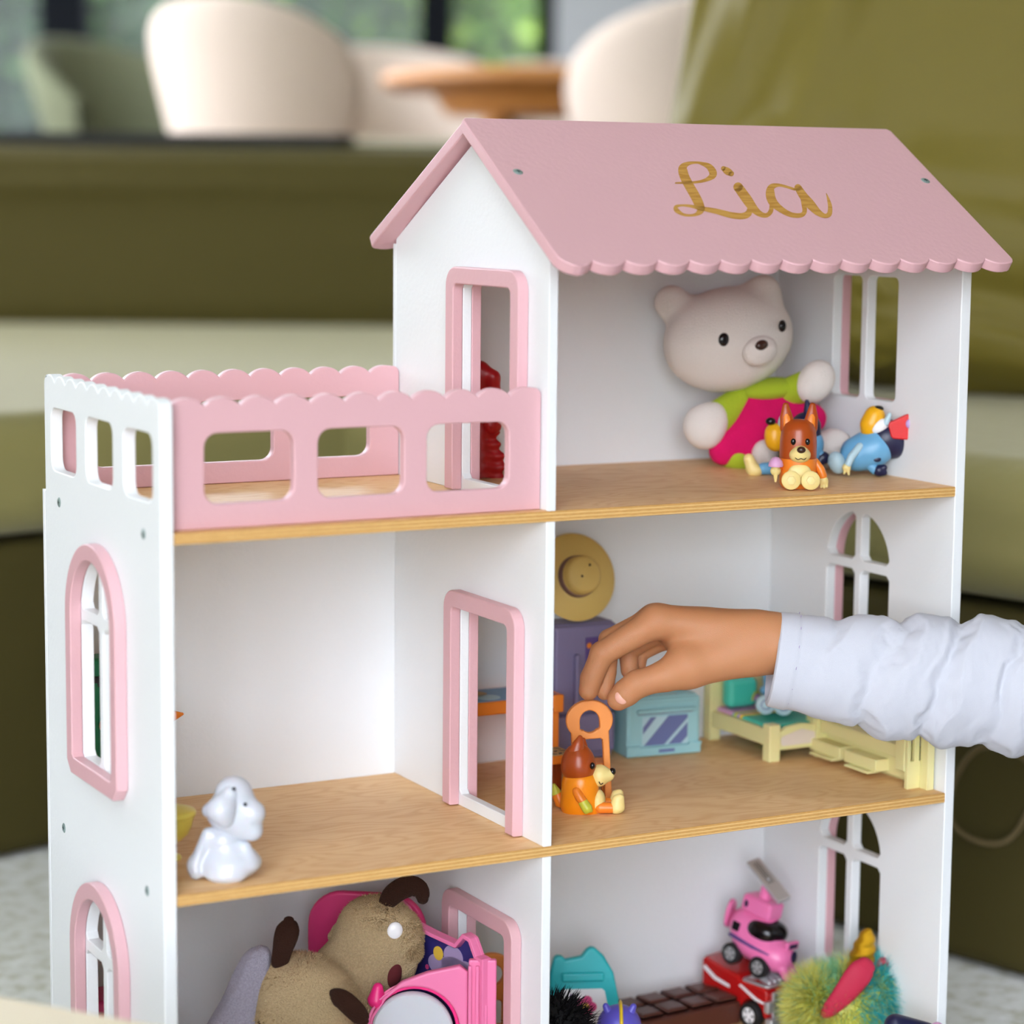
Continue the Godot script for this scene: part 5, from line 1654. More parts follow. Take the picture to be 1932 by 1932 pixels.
	# the side that folds back to the rear, with a wavy pink rim and the night print
	var side := PackedVector2Array([Vector2(0, 0), Vector2(11.0, 0), Vector2(11.0, 16.0), Vector2(10.2, 16.4), Vector2(9.4, 16.1), Vector2(8.5, 15.2), Vector2(6.0, 14.9), Vector2(3.3, 14.7), Vector2(2.4, 15.7), Vector2(1.5, 15.5), Vector2(0.8, 14.3), Vector2(0, 14.2)])
	var sb := part(p, "side_panel", prism(rounded(side, 0.12), [], -0.35, 0.0, 0.08), P, Vector3(5.7, 0, 2.9), Vector3(0, 133, 0))
	part(sb, "rim", prism(rounded(side, 0.12), [Geometry2D.offset_polygon(turned(rounded(side, 0.12), true), -0.35)[0]], -0.95, -0.3, 0.08), P)
	var pn := part(sb, "night_print", prism(Geometry2D.offset_polygon(turned(rounded(side, 0.12), true), -0.33)[0], [], -0.4, -0.36), MT["print night"])
	for q in [[3.6, 12.6, 1.7, 0.8], [3.9, 13.4, 1.1, 0.9], [2.4, 12.6, 1.1, 0.8], [5.6, 12.4, 1.2, 0.8]]:
		part(pn, "printed_cloud", prism(circle(q[0], q[1], q[2], q[3], 28), [], -0.46, -0.41), MT["print cloud"])
	part(pn, "printed_moon", prism(circle(5.6, 13.3, 0.55, -1.0, 24), [], -0.5, -0.45), MT["print gold"])
	for q in [[1.6, 14.6, 0.3, "print gold"], [7.6, 14.1, 0.35, "print sky"], [6.9, 11.9, 0.2, "print rose"], [8.6, 12.8, 0.2, "print gold"], [9.4, 14.6, 0.22, "print sky"]]:
		part(pn, "printed_star", prism(circle(q[0], q[1], q[2], -1.0, 10), [], -0.5, -0.45), MT[q[3]])
	part(p, "back_panel", prism(rect(0, 0, 9.5, 16.6, 2.8, 8), [], 0, 0.7, 0.25, 3), MT["case deep pink"], Vector3(-8.9, 0, -7.0), Vector3(0, -8, 0))

	var rg := thing("toy_chair", "orange toy chair back glimpsed through the lowest doorway", "toy chair", hw(33.5, -48.6, -16), 0.2)
	var oo := Geometry2D.merge_polygons(rect(-1.7, 0.0, 1.7, 8.6), circle(0, 8.6, 2.0, 1.9, 40))[0]
	part(rg, "back", prism(oo, [rect(-0.9, 4.2, 0.9, 6.6, 0.4), circle(0, 8.7, 0.95, 0.9, 28)], -0.3, 0.3, 0.12, 2), MT["chair orange"])
	part(rg, "seat", boxes([[Vector3(0, 3.4, -1.4), Vector3(3.4, 0.5, 2.6)]], 0.15), MT["chair orange"])

	var bk := thing("fluffy_black_toy", "fluffy black plush toy beside the middle wall in the lower right room", "plush toy", hw(34.5, -48.6, -6.5))
	var kb := [[Vector3(-0.59, 6.19, 0), Vector3(3.0, 3.2, 2.6)], [Vector3(-0.6, 3.4, 0), Vector3(3.2, 3.4, 2.8)]]
	part(bk, "body", blob([ball(kb[0][0], kb[0][1], fz, 0.0), ball(kb[1][0], kb[1][1], fz, 0.8)], 0.25), MT["plush black"])
	fur(bk, "pile", kb, 3500, 1.2, 0.14, 0.1, func(_p, g): return c8(14, 13, 14).lerp(c8(34, 32, 34), g.randf()), 8)

	var tl := thing("aqua_toy_panel", "aqua plastic toy panel with two rounded peaks and a flower print, lower right room", "toy", hw(42.5, -48.6, -16.5), 0.1)
	tl.rotation.x = -0.12
	var A: Material = MT["aqua plastic"]
	var to := PackedVector2Array([Vector2(-2.6, 0), Vector2(2.9, 0), Vector2(2.95, 5.0), Vector2(2.5, 7.2), Vector2(1.7, 8.6), Vector2(0.8, 9.4), Vector2(0.3, 9.2), Vector2(-0.2, 8.6), Vector2(-1.5, 8.35), Vector2(-2.0, 8.8), Vector2(-2.5, 8.5), Vector2(-2.8, 7.2), Vector2(-2.9, 5.0)])
	part(tl, "panel", prism(rounded(to, 0.3), [], -0.5, 0.5, 0.25, 3), A)
	part(tl, "bar", boxes([[Vector3(-0.1, 6.9, 0.55), Vector3(3.6, 0.8, 0.5)]], 0.22, 3), A)
	var fl := part(tl, "print", prism(rounded(PackedVector2Array([Vector2(-2.2, 1.2), Vector2(2.0, 1.2), Vector2(2.2, 3.4), Vector2(1.7, 5.9), Vector2(-1.9, 5.9), Vector2(-2.3, 4.0)]), 0.25), [], 0.5, 0.54, 0.01), MT["print paper"])
	for i in 5:
		var an := TAU * i / 5.0
		part(fl, "printed_petal", prism(circle(0.1 + 0.55 * cos(an), 4.4 + 0.55 * sin(an), 0.42, -1.0, 16), [], 0.545, 0.56), MT["print rose"])
	part(fl, "printed_middle", prism(circle(0.1, 4.4, 0.34, -1.0, 16), [], 0.56, 0.575), MT["print gold"])
	part(fl, "printed_stem", prism(PackedVector2Array([Vector2(0.0, 1.6), Vector2(0.2, 1.6), Vector2(0.2, 3.8), Vector2(0.0, 3.8)]), [], 0.545, 0.555), MT["green plastic"])
	for q in [[-1.3, 3.2], [1.2, 2.8], [-1.0, 5.3]]:
		part(fl, "printed_dot", prism(circle(q[0], q[1], 0.2, -1.0, 12), [], 0.545, 0.56), MT["print purple"])

	var vt := thing("round_violet_toy", "round violet toy with a yellow stripe and two knobs, below the aqua panel", "toy", hw(41.5, -48.6, -9))
	var vc := Vector3(-0.06, 5.32, 0)
	part(vt, "body", blob([ball(vc, Vector3(1.65, 1.6, 1.6), fz, 0.0), bone(vc, vc * Vector3(1, 0, 1) + Vector3(0, 1.6, 0), 1.5, 1.6, 0.8)], 0.12), MT["violet plastic"])
	part(vt, "stripe", tube(curve([vc + Vector3(0.1, 0.2, 1.58), vc + Vector3(0.1, 0.9, 1.3), vc + Vector3(0.1, 1.5, 0.5), vc + Vector3(0.1, 1.55, -0.4)], 4), [0.5, 0.5, 0.5, 0.5, 0.5, 0.5, 0.5, 0.5, 0.5, 0.5, 0.5, 0.5, 0.5], 14, 0.35, Vector3(1, 0, 0)), MT["sun plastic"])
	for sx in [-1, 1]:
		part(vt, "knob", tube([vc + Vector3(sx * 0.85, 1.2, 0.3), vc + Vector3(sx * 1.1, 1.75, 0.3)], [0.4, 0.26], 12), MT["violet plastic"])

	var ch := thing("toy_chocolate_bar", "brown toy chocolate bar with raised squares, lying behind the red truck", "toy food", hw(53.5, -48.6, -20), TH + 0.08)
	part(ch, "block", boxes([[Vector3(0, 1.0, 0), Vector3(10.6, 2.0, 5.4)]], 0.25, 3), MT["chocolate plastic"])
	for i in 4:
		for j in 2:
			var pad := st()
			var bx := Vector2(-3.95 + 2.64 * i, -1.3 + 2.6 * j)
			prism_to(pad, rect(-1.15, -1.12, 1.15, 1.12, 0.2, 3), [], 0.0, 0.55, 0.35, 2)
			part(ch, "square", pad.commit(), MT["chocolate plastic"], Vector3(bx.x, 1.95, bx.y), Vector3(-90, 0, 0))

	var rb := thing("red_toy_box", "small crimson toy box inside the lowest arched window on the left", "toy box", hw(3.6, -48.6, -21.5), TH)
	part(rb, "body", boxes([[Vector3(0, 4.6, 0), Vector3(4.4, 9.2, 3.4)]], 0.4, 3), MT["scarlet plastic"])
	part(rb, "lid", boxes([[Vector3(0, 9.6, 0), Vector3(4.7, 1.0, 3.7)]], 0.3, 3), MT["case deep pink"])
	part(rb, "clasp", boxes([[Vector3(-0.6, 8.6, 1.8), Vector3(0.9, 1.0, 0.3)]], 0.1), MT["print gold"])

	truck()
	unicorn()
	var nv := thing("dark_toy_handle", "dark navy rounded toy end poking up in front of the rainbow plush", "toy", hw(62, -48.6, 2))
	part(nv, "shell", blob([bone(Vector3(-1.2, 5.6, 0), Vector3(1.16, 4.96, 0), 0.95, 0.95, 0.3), bone(Vector3(-0.74, 4.5, 0), Vector3(-0.6, 0.7, 0), 1.2, 0.7, 0.5)], 0.12), MT["navy plastic"])
	part(nv, "tip", ell(0.55, 0.5, 0.5), MT["pink ice"], Vector3(2.06, 5.52, 0.3))


func wheel(parent: Node3D, at: Vector3, r: float, w: float, hub: Material, rot: Vector3) -> void:
	var t := part(parent, "wheel", lathe([Vector2(r * 0.62, -w / 2), Vector2(r * 0.92, -w / 2), Vector2(r, -w / 2 + 0.12), Vector2(r, w / 2 - 0.12), Vector2(r * 0.92, w / 2), Vector2(r * 0.62, w / 2), Vector2(r * 0.62, -w / 2)], 36), MT["tyre black"], at, rot)
	part(t, "hub", lathe([Vector2(0, -w / 2 + 0.05), Vector2(r * 0.62, -w / 2 + 0.05), Vector2(r * 0.64, w / 2 - 0.02), Vector2(r * 0.5, w / 2 - 0.06), Vector2(r * 0.2, w / 2 + 0.05), Vector2(0, w / 2 + 0.06)], 30), hub)
	for k in 5:
		part(t, "spoke", boxes([[Vector3(0, 0, 0), Vector3(r * 0.12, 0.06, r * 0.4)]], 0.02, 1), MT["tyre black"], Vector3(sin(TAU * k / 5) * r * 0.36, w / 2, cos(TAU * k / 5) * r * 0.36), Vector3(0, 72.0 * k, 0))


# the truck points towards the viewer and a little to the right; its own +z is its nose
func truck() -> void:
	var t := thing("toy_truck", "shiny red toy truck with a chrome grille and white wheels, carrying the pink vehicle", "toy truck", hw(60.6, -48.6, -19.0), 0.74)
	var R: Material = MT["truck red"]
	var side := PackedVector2Array([Vector2(-3.9, 1.0), Vector2(-3.4, 1.0)])
	for q in circle(-2.3, 1.15, 1.25, -1.0, 10, PI, 0.0):
		side.append(q)
	side.append(Vector2(0.4, 0.7))
	for q in circle(1.95, 1.15, 1.25, -1.0, 10, PI, 0.0):
		side.append(q)
	for q in [Vector2(3.6, 1.0), Vector2(3.75, 1.6), Vector2(3.7, 3.4), Vector2(3.3, 3.75), Vector2(0.6, 3.85), Vector2(0.2, 4.2), Vector2(-0.2, 4.25), Vector2(-3.7, 5.0), Vector2(-4.0, 4.6)]:
		side.append(q)
	part(t, "body", prism(rounded(side, 0.12), [], -1.9, 1.9, 0.3, 3), R, Vector3.ZERO, Vector3(0, -90, 0))
	for q in [[-2.3, -1], [1.95, -1], [-2.3, 1], [1.95, 1]]:
		wheel(t, Vector3(q[1] * 1.75, 1.12, q[0]), 1.12, 0.9, MT["white plastic"], Vector3(0, 0, -90 * q[1]))
	var C: Material = MT["toy chrome"]
	part(t, "bonnet_trim", prism(rect(-1.7, 0, 1.7, 3.2, 0.5), [rect(-1.35, 0.35, 1.35, 2.85, 0.3)], 0, 0.25, 0.08), C, Vector3(0, 3.72, 3.65), Vector3(-90, 0, 0))
	for i in 3:
		part(t, "engine_pipe", tube([Vector3(-0.7 + 0.7 * i, 3.85, 0.9), Vector3(-0.7 + 0.7 * i, 4.3, 1.8), Vector3(-0.7 + 0.7 * i, 3.9, 2.9)], [0.26, 0.34, 0.26], 12), C)
	part(t, "grille", boxes([[Vector3(0, 2.3, 3.85), Vector3(2.6, 2.2, 0.3)]], 0.1), C)
	for i in 4:
		part(t, "grille_bar", boxes([[Vector3(0, 1.55 + 0.48 * i, 4.02), Vector3(2.3, 0.16, 0.12)]], 0.04), MT["tyre black"])
	for sx in [-1, 1]:
		part(t, "lamp", boxes([[Vector3(sx * 1.62, 2.2, 3.8), Vector3(0.9, 1.0, 0.55)]], 0.15), C)
		part(t, "wing_stripe", prism(PackedVector2Array([Vector2(-3.8, 4.0), Vector2(-3.5, 4.25), Vector2(-2.2, 3.5), Vector2(-0.6, 3.15), Vector2(-0.6, 2.9), Vector2(-2.4, 3.2)]), [], 1.9 if sx < 0 else -1.93, 1.93 if sx < 0 else -1.9), MT["print paper"], Vector3.ZERO, Vector3(0, -90, 0))
		part(t, "bonnet_stripe", prism(PackedVector2Array([Vector2(0.5, 3.4), Vector2(0.7, 3.55), Vector2(2.6, 2.75), Vector2(3.4, 2.6), Vector2(3.4, 2.4), Vector2(2.4, 2.5)]), [], 1.9 if sx < 0 else -1.93, 1.93 if sx < 0 else -1.9), MT["print paper"], Vector3.ZERO, Vector3(0, -90, 0))
	part(t, "bumper", boxes([[Vector3(0, 0.85, 4.0), Vector3(4.0, 0.75, 0.8)]], 0.2), C)

	var h := thing("toy_helicopter", "pink toy helicopter car with a silver rotor, perched on the red truck", "toy vehicle", hw(61.0, -44.0, -18.9), 0.8)
	h.rotation.x = 0.18
	h.rotation.z = -0.1
	var Q: Material = MT["heli pink"]
	part(h, "hull", blob([ball(Vector3(0, 2.0, 0.2), Vector3(1.95, 1.5, 2.9), Vector3.ZERO, 0.0), ball(Vector3(0, 1.7, 2.0), Vector3(1.6, 1.35, 1.7), Vector3.ZERO, 0.6), ball(Vector3(0, 3.2, -1.6), Vector3(1.65, 1.5, 1.7), Vector3.ZERO, 0.7), ball(Vector3(0, 3.6, 0.2), Vector3(1.6, 1.15, 1.7), Vector3.ZERO, 0.6), bone(Vector3(-0.55, 1.0, 3.4), Vector3(-0.6, 0.6, 4.1), 0.42, 0.45, 0.3), bone(Vector3(0.55, 1.0, 3.4), Vector3(0.6, 0.6, 4.1), 0.42, 0.45, 0.3)], 0.12), Q)
	part(h, "window", blob([ball(Vector3(-0.9, 3.5, 0.35), Vector3(0.85, 0.95, 1.45), Vector3(0, 0, 8), 0.0), ball(Vector3(0.1, 3.55, 1.0), Vector3(1.45, 1.05, 1.25), Vector3.ZERO, 0.4)], 0.1), MT["bead black"])
	part(h, "side_window", boxes([[Vector3(-1.62, 3.2, -1.7), Vector3(0.2, 0.8, 0.8)]], 0.08), MT["bead black"])
	part(h, "roof_box", boxes([[Vector3(0, 5.3, -0.6), Vector3(2.1, 1.6, 3.2)]], 0.35, 3), Q)
	part(h, "roof_spot", ell(0.06, 0.32, 0.2, 14, 8), MT["navy plastic"], Vector3(-1.07, 5.3, -1.6))
	part(h, "mast", lathe([Vector2(0, 0), Vector2(0.55, 0), Vector2(0.5, 1.4), Vector2(0, 1.45)], 20), Q, Vector3(0, 6.0, -0.6))
	var ro := part(h, "rotor", prism(rect(-0.68, -2.5, 0.68, 2.5, 0.12), [], 0.0, 0.42, 0.06), MT["toy chrome"], Vector3(0.1, 7.5, -0.7), Vector3(-52, 20, 0))
	var ly := Vector3(-0.5, 0.5, -0.71).normalized()
	var lz := Vector3(0.1, 0.8, 0.6)
	lz = (lz - ly * lz.dot(ly)).normalized()
	ro.basis = h.basis.inverse() * Basis(ly.cross(lz), ly, lz)
	for i in 3:
		part(ro, "groove", boxes([[Vector3(-0.2 + 0.2 * i, 0.8, 0.43), Vector3(0.06, 2.6, 0.04)]], 0.01, 1), MT["tyre black"])
	part(ro, "rivet", ell(0.16, 0.16, 0.1, 14, 8), MT["toy chrome"], Vector3(0, 0, 0.43))
	part(h, "stripe", blob([bone(Vector3(-1.8, 2.35, -2.0), Vector3(-1.92, 2.25, 0.6), 0.16, 0.14, 0.05), bone(Vector3(-1.92, 2.25, 0.6), Vector3(-1.6, 2.15, 2.2), 0.14, 0.08, 0.05)], 0.06), MT["print purple"])
	part(h, "badge", ell(0.5, 0.55, 0.12, 18, 10), MT["navy plastic"], Vector3(0.35, 2.2, 3.55), Vector3(-10, 6, 0))
	part(h, "nose_plate", boxes([[Vector3(0.2, 3.15, 3.1), Vector3(1.7, 0.7, 0.4)]], 0.12), Q, Vector3.ZERO)
	part(h, "number_plate", boxes([[Vector3(0.25, 3.15, 3.32), Vector3(1.1, 0.36, 0.06)]], 0.02), MT["navy plastic"])
	part(h, "lamp", boxes([[Vector3(-1.55, 1.2, 1.5), Vector3(0.5, 0.6, 1.0)]], 0.1), MT["navy plastic"])
	for q in [[-1, -1.5], [1, -1.5], [-1, 1.6], [1, 1.6]]:
		wheel(h, Vector3(q[0] * 1.5, 0.75, q[1]), 0.95, 0.8, MT["toy chrome"], Vector3(0, 0, -90 * q[0]))
	var tf := part(h, "tail_fin", prism(rounded(circle(0, 0, 1.0, 1.35, 24), 0.2), [circle(0, 0, 0.4, 0.5, 16)], -0.2, 0.2, 0.08), Q, Vector3(-0.5, 3.6, -3.4), Vector3(0, 20, 10))
	part(tf, "tail_blade", boxes([[Vector3(0, 0, 0.05), Vector3(0.24, 2.6, 0.2)]], 0.08), Q, Vector3.ZERO, Vector3(0, 0, 20))
	part(tf, "tail_hub", ell(0.25, 0.25, 0.25, 14, 8), Q)


func unicorn() -> void:
	var u := thing("plush_unicorn", "fluffy yellow and aqua plush unicorn head with a gold horn and crimson ear", "plush toy", hw(63.3, -48.6, -9.5))
	var hc := Vector3(0.71, 3.16, 0)
	var balls := [[hc, Vector3(4.0, 3.5, 3.0)], [Vector3(-1.95, 3.5, 0.4), Vector3(1.8, 2.6, 2.0)], [Vector3(3.23, 4.35, 0), Vector3(2.0, 2.8, 2.2)], [hc * Vector3(1, 0.35, 1), Vector3(3.8, 3.6, 3.0)]]
	var pr := []
	for q in balls:
		pr.append(ball(q[0], q[1], Vector3.ZERO, 0.8))
	part(u, "body", blob(pr, 0.25), MT["lime plastic"])
	var tone := func(p, g):
		var yl := c8(244, 240, 120)
		var aq := c8(70, 212, 214)
		var gn := c8(110, 214, 180)
		var d: Vector3 = p - hc
		var k := 0.0
		if d.x > 0.6 and d.y > -0.5:
			k = 1.0
		elif d.y < -2.2 and d.x < -2.0:
			k = 0.9
		elif d.x < -0.6 and d.x > -2.2 and d.y > 1.2:
			k = 0.75
		elif d.x > 2.6:
			k = 0.45
		if g.randf() < 0.1:
			k = 1.0 - k
		var base := yl.lerp(gn if d.x < 0.0 else aq, k)
		return base.lerp(Color.WHITE, g.randf() * 0.18).darkened(g.randf() * 0.12)
	fur(u, "fur", balls, 20000, 1.7, 0.06, 0.2, tone, 12)
	var horn := func(a, v):
		var t: float = TAU * a
		var r := 1.08 * sqrt(maxf(0.0, 1.0 - pow(v, 2.4))) * (1.0 + 0.07 * sin(v * 26.0 + t))
		var ax := Vector3(2.17, 10.59, 0.8) - Vector3(1.48, 6.63, 0.8)
		var c: Vector3 = Vector3(1.48, 6.63, 0.8) + ax * v
		return c + Vector3(cos(t) * r, 0, sin(t) * r)
	part(u, "horn", surf(horn, 40, 50, true, true), MT["gold lame"])
	part(u, "ear", tube(curve([Vector3(1.75, 8, 3), Vector3(1.04, 7.15, 3.2), Vector3(-0.17, 5.56, 3.4), Vector3(-1.35, 4.15, 3.3), Vector3(-1.77, 3.65, 3.2)], 4), [0.85, 0.95, 1.05, 1.1, 1.12, 1.1, 1.06, 1.0, 0.94, 0.86, 0.78, 0.7, 0.6, 0.5, 0.4, 0.3, 0.16], 18, 0.45, Vector3(0, 0, 1)), MT["plush crimson"])
	part(u, "ear", tube(curve([Vector3(2.93, 7.04, 0.6), Vector3(3.62, 7.69, 0.6), Vector3(4.65, 6.47, 0.5)], 4), [0.3, 0.45, 0.55, 0.6, 0.6, 0.55, 0.5, 0.4, 0.2], 14, 0.5), MT["plush crimson"])


# ---------------------------------------------------------------- the child: hand, forearm and sleeve
func person() -> void:
	var p := thing("person", "child's arm in a white sleeve reaching in, fingers pinching the orange toy chair", "person", Vector3(0.1387, 0.3848, -1.8450))
	mat("hair", c8(70, 46, 32), 0.6)
	mat("navy cloth", c8(52, 60, 84), 0.9, 0.2)
	var u := 0.0088        # centimetres in a step of the sketch
	var w := [
		bone(Vector3(9.42, 0.6, -0.5), Vector3(6.73, 0.65, -0.6), 236 * u, 246 * u, 0.3),
		bone(Vector3(6.73, 0.65, -0.6), Vector3(4.51, 0.5, -0.8), 246 * u, 236 * u, 1.0),
		bone(Vector3(4.82, 1.42, -0.5), Vector3(-2.46, 2.29, -0.6), 176 * u, 140 * u, 1.5),
		bone(Vector3(4.77, 1.14, -1.8), Vector3(-2.65, 2.18, -2), 176 * u, 128 * u, 1.2),
		bone(Vector3(4.88, 0.49, -2.8), Vector3(-2.02, 1.28, -3.2), 160 * u, 118 * u, 1.2),
		bone(Vector3(4.95, 0.01, -3.4), Vector3(-1.21, 0.45, -4.2), 150 * u, 108 * u, 1.2),
		ball(Vector3(1.42, 0.5, -1.6), Vector3(3.2, 2.3, 2.0), Vector3(0, 0, -4), 1.0),
		bone(Vector3(4.64, -0.06, -0.1), Vector3(-0.23, -1.08, 0.5), 196 * u, 188 * u, 1.2),
		bone(Vector3(-0.23, -1.08, 0.5), Vector3(-1.85, -1.74, 0.8), 180 * u, 130 * u, 0.8),
		bone(Vector3(-1.85, -1.74, 0.8), Vector3(-4.04, -2.38, 1), 128 * u, 122 * u, 0.5),
		bone(Vector3(-4.04, -2.38, 1), Vector3(-4.87, -3.08, 0.95), 120 * u, 116 * u, 0.3),
		bone(Vector3(-4.87, -3.08, 0.95), Vector3(-5.47, -3.64, 0.85), 116 * u, 100 * u, 0.3),
		bone(Vector3(-2.46, 2.29, -0.6), Vector3(-6.73, -0.23, -0.2), 138 * u, 108 * u, 0.7),
		bone(Vector3(-6.73, -0.23, -0.2), Vector3(-7.55, -2.18, -0.1), 108 * u, 98 * u, 0.25),
		bone(Vector3(-7.55, -2.18, -0.1), Vector3(-7.77, -3.13, 0), 98 * u, 88 * u, 0.2),
		bone(Vector3(-2.65, 2.18, -2), Vector3(-6.14, 0.55, -1.9), 120 * u, 96 * u, 0.6),
		bone(Vector3(-6.14, 0.55, -1.9), Vector3(-6.31, -1.87, -1.1), 94 * u, 84 * u, 0.15),
		bone(Vector3(-6.31, -1.87, -1.1), Vector3(-6.48, -3.31, -0.5), 84 * u, 76 * u, 0.12),
		bone(Vector3(-2.02, 1.28, -3.2), Vector3(-4.59, -0.47, -3), 108 * u, 90 * u, 0.5),
		bone(Vector3(-4.59, -0.47, -3), Vector3(-4.46, -1.94, -2.5), 88 * u, 80 * u, 0.12),
		bone(Vector3(-4.46, -1.94, -2.5), Vector3(-4.2, -2.53, -2), 78 * u, 70 * u, 0.12),
		bone(Vector3(-1.21, 0.45, -4.2), Vector3(-3.58, -0.93, -4), 92 * u, 72 * u, 0.5),
		bone(Vector3(-3.58, -0.93, -4), Vector3(-3.67, -1.93, -3.4), 70 * u, 60 * u, 0.12)]
	part(p, "body", blob(w, 0.14), MT["skin"])
	part(p, "thumb_nail", ell(0.48, 0.56, 0.24, 24, 14), MT["nail"], Vector3(-5.28, -3.31, 1.72), Vector3(-6, -6, 38))
	# sleeve: a tube along the forearm with a hem and slanting creases, carried on to the elbow and shoulder
	var ax := curve([Vector3(6.55, -0.6, -0.6), Vector3(10.81, -1.17, -0.5), Vector3(16.61, -1.76, -0.4), Vector3(21.55, -2.05, -0.2), Vector3(26.64, -2.34, 0.2), Vector3(33.67, -2.65, 1), Vector3(38.73, -2.56, 2), Vector3(37.63, 0.02, 10), Vector3(38.63, 2.52, 10.5), Vector3(39.63, 4.52, 11)], 8)
	var rads := [3.62, 3.9, 4.65, 4.9, 5.1, 5.3, 5.4, 5.5, 5.6, 5.6]
	var n := FastNoiseLite.new()
	n.seed = 4
	n.frequency = 0.35
	var sleeve := func(a, v):
		var t: float = TAU * a
		var s: float = v * (ax.size() - 1)
		var i := mini(int(s), ax.size() - 2)
		var c: Vector3 = ax[i].lerp(ax[i + 1], s - i)
		var d: Vector3 = (ax[mini(i + 2, ax.size() - 1)] - ax[maxi(i - 1, 0)]).normalized()
		var x := Vector3(0, 0, 1)
		var y := x.cross(d).normalized()
		x = d.cross(y)
		var q: float = v * 9.0
		var r: float = lerpf(rads[mini(int(q), 8)], rads[mini(int(q) + 1, 9)], q - int(q))
		var along: float = s * 0.56
		# slanting folds: bunched cloth, deeper away from the hem
		var grow := clampf((along - 2.4) / 5.0, 0.0, 1.0)
		var warp := n.get_noise_3d(cos(t) * 2.0, sin(t) * 2.0, along * 0.5) * 2.2
		var ph := along * 1.5 - 1.9 * sin(t) + 0.5 * cos(t) + 0.75 * warp
		var crease := pow(0.5 + 0.5 * sin(ph), 1.7)
		var fine := pow(0.5 + 0.5 * sin(ph * 1.9 + 1.3 + 0.9 * warp), 2.5)
		var f := grow * (0.36 * crease + 0.18 * fine - 0.12 - 0.42 * pow(0.5 + 0.5 * cos(ph + 1.2), 7.0)) + 0.04 * n.get_noise_3d(cos(t) * 4.0, sin(t) * 4.0, along)
		f += 0.1 * smoothstep(0.0, 0.05, along) * (1.0 - smoothstep(2.0, 2.35, along))      # hem, a second layer of cloth
		f -= 0.07 * exp(-pow((along - 2.1) * 7.0, 2.0))
		# cut edge rolls inwards
		var lip := smoothstep(0.0, 0.22, along)
		var rr := (r + f) * (0.93 + 0.07 * lip)
		var flat := 0.82
		var sag := -0.35 * maxf(0.0, -sin(t)) * grow
		return c + y * (rr * sin(t) + sag) + x * (rr * flat * cos(t))
	var sl := part(p, "sleeve", surf(sleeve, 96, 300, true, true), MT["sleeve jersey"])
	# inner side of the cuff
	var cuff := func(a, v):
		var o: Vector3 = sleeve.call(a, 0.0)
		var c0: Vector3 = ax[0]
		return c0 + (o - c0) * lerpf(1.0, 0.86, v) + (ax[3] - c0) * v * 0.6
	part(sl, "cuff_lining", surf(cuff, 60, 6, false, true), MT["sleeve jersey"])
	for i in 14:
		var t := TAU * i / 14.0
		var o: Vector3 = sleeve.call(i / 14.0, 2.05 / 0.56 / (ax.size() - 1))
		part(sl, "stitch", tube([o, o + Vector3(0.02, 0.16, 0)], [0.03, 0.03], 6), MT["print cloud"])
	# the rest of the child, kneeling just outside the picture
	var shirt := [
		bone(Vector3(52.13, -18.48, 22.5), Vector3(50.13, 3.52, 14.5), 9.0, 8.6, 0.3),
		bone(Vector3(42.13, 9.02, 12.5), Vector3(58.13, 9.02, 18.5), 5.4, 5.2, 3.0),
		bone(Vector3(42.63, 8.52, 12), Vector3(38.63, 4.52, 11), 5.3, 5.2, 1.0),
		bone(Vector3(59.13, 7.52, 19.5), Vector3(65.13, -7.48, 24.5), 5.0, 4.6, 1.5),
		bone(Vector3(65.13, -7.48, 24.5), Vector3(58.13, -18.48, 12.5), 4.6, 4.0, 1.0)]
	part(p, "shirt", blob(shirt, 0.6), MT["sleeve jersey"])
	var bare := [
		bone(Vector3(50.13, 10.52, 14.5), Vector3(49.13, 18.52, 13.5), 3.6, 3.4, 0.5),
		ball(Vector3(48.63, 28.02, 12), Vector3(7.4, 9.2, 8.6), Vector3(0, 20, 4), 1.2),
		ball(Vector3(46.33, 25.02, 10), Vector3(5.6, 6.0, 5.6), Vector3.ZERO, 2.0),
		ball(Vector3(41.13, 27.02, 8), Vector3(1.1, 1.4, 1.3), Vector3.ZERO, 1.2),
		ball(Vector3(46.33, 26.52, 20), Vector3(1.0, 2.0, 1.6), Vector3.ZERO, 0.8),
		bone(Vector3(58.13, -18.48, 12.5), Vector3(56.13, -24.48, 5.5), 2.4, 2.0, 0.5),
		bone(Vector3(56.13, -24.48, 5.5), Vector3(54.13, -26.98, 1.5), 2.2, 1.4, 0.8)]
	var body2 := part(p, "body", blob(bare, 0.45), MT["skin"])
	part(body2, "hair", blob([ball(Vector3(50.33, 31.52, 12.7), Vector3(8.4, 8.6, 9.4), Vector3(0, 20, 8), 0.0), bone(Vector3(55.13, 29.52, 14.5), Vector3(57.13, 13.52, 14.5), 5.6, 3.0, 2.0)], 0.6), MT["hair"])
	for e in [Vector3(41.63, 28.72, 5), Vector3(40.93, 28.72, 11.5)]:
		part(body2, "eye", ell(1.0, 1.0, 1.0, 16, 10), MT["bead black"], e)
	part(body2, "mouth", ell(0.6, 0.35, 1.5, 16, 10), MT["plush crimson"], Vector3(42.13, 22.72, 8))
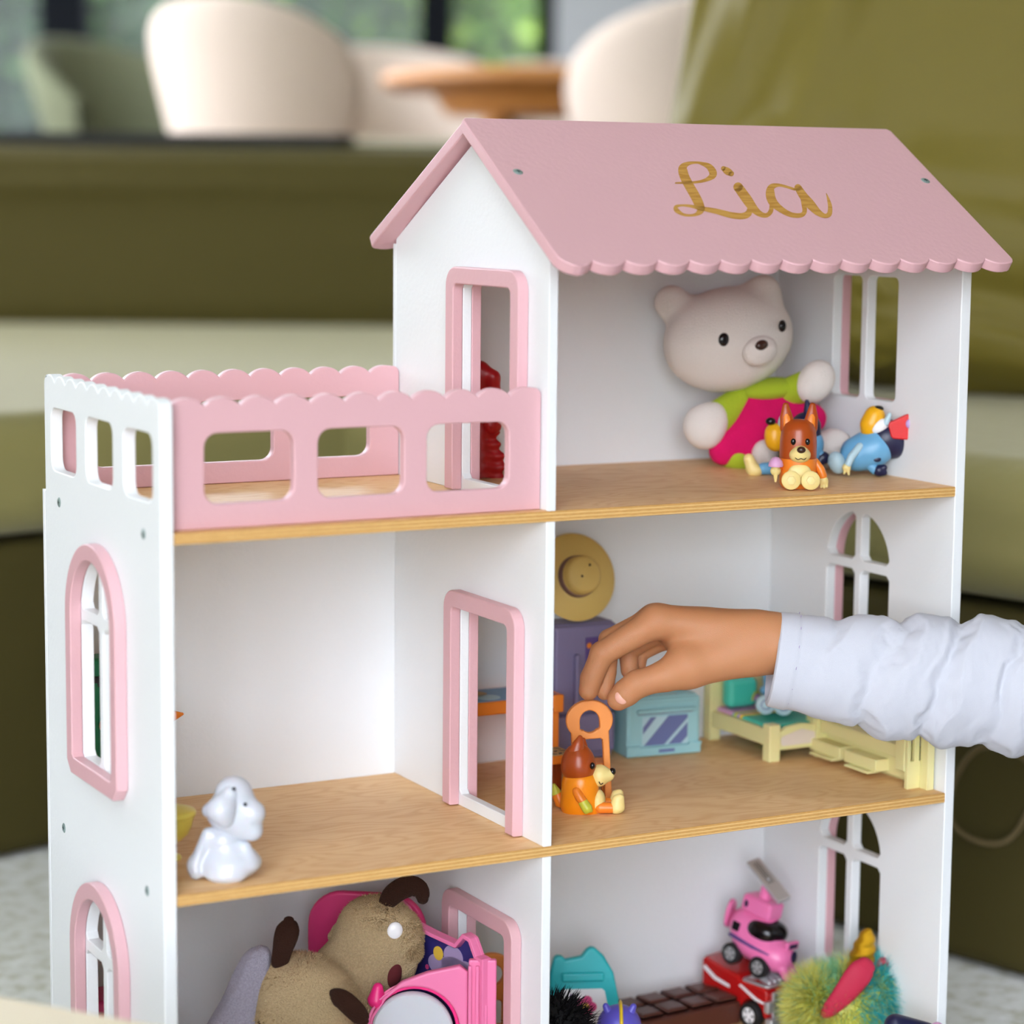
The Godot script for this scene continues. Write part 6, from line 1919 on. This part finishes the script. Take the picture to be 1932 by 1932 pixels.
	part(p, "trousers", blob([bone(Vector3(52.13, -22.48, 22.5), Vector3(44.13, -28.48, 4.5), 8.0, 6.0, 0.5), bone(Vector3(56.13, -22.48, 24.5), Vector3(62.13, -28.48, 4.5), 7.6, 6.0, 1.5), bone(Vector3(44.13, -28.48, 4.5), Vector3(46.13, -31.48, 32.5), 5.4, 4.4, 1.0), bone(Vector3(62.13, -28.48, 4.5), Vector3(62.13, -31.48, 32.5), 5.4, 4.4, 1.0)], 0.7), MT["navy cloth"])
	for x in [0.60, 0.76]:
		part(p, "sock", blob([bone(Vector3(-13.87, -32.48, 34.5) + Vector3(x * 100.0, 0, 0), Vector3(-13.87, -33.48, 44.5) + Vector3(x * 100.0, 0, 0), 3.6, 2.8, 0.5)], 0.5), MT["print paper"])


# ---------------------------------------------------------------- things in front of and beside the house
func nearby() -> void:
	var o := thing("toy_bench", "pale wooden bench top in the near left corner, in front of the white wall", "bench", Vector3(-0.393, 0.0125, -1.244), -0.44)
	var y := 23.6
	part(o, "seat", prism(rect(-42, -20, 36, 19.5, 1.2), [], -1.8, 0.0, 0.35, 3), MT["pale wood"], Vector3(0, y, 0), Vector3(-90, 0, 0))
	for q in [[-39, 16], [33, 16], [-39, -16], [33, -16]]:
		part(o, "leg", boxes([[Vector3(q[0], (y - 1.8) / 2, -q[1]), Vector3(3, y - 1.8, 3)]], 0.3), MT["pale wood"])
	var r := thing("hanging_cord", "thin tan cord loop hanging against the dark right side of the sofa", "cord", Vector3(0.4432, 0.1943, -2.1600))
	mat("tan cord", c8(92, 78, 46), 0.9)
	var pts := []
	for k in 40:
		var a := TAU * k / 39.0
		pts.append(Vector3(3.9 * sin(a) * (1.0 + 0.12 * sin(2.0 * a)), 4.6 * cos(a), 0.3 * sin(3.0 * a)))
	var rad := []
	for k in 40:
		rad.append(0.32)
	part(r, "loop", tube(pts, rad, 10), MT["tan cord"])
	part(r, "tail", tube([Vector3(0.4, 4.6, 0), Vector3(2.0, 7.4, -0.6), Vector3(3.2, 12.0, -1.4)], [0.3, 0.3, 0.3], 10), MT["tan cord"])
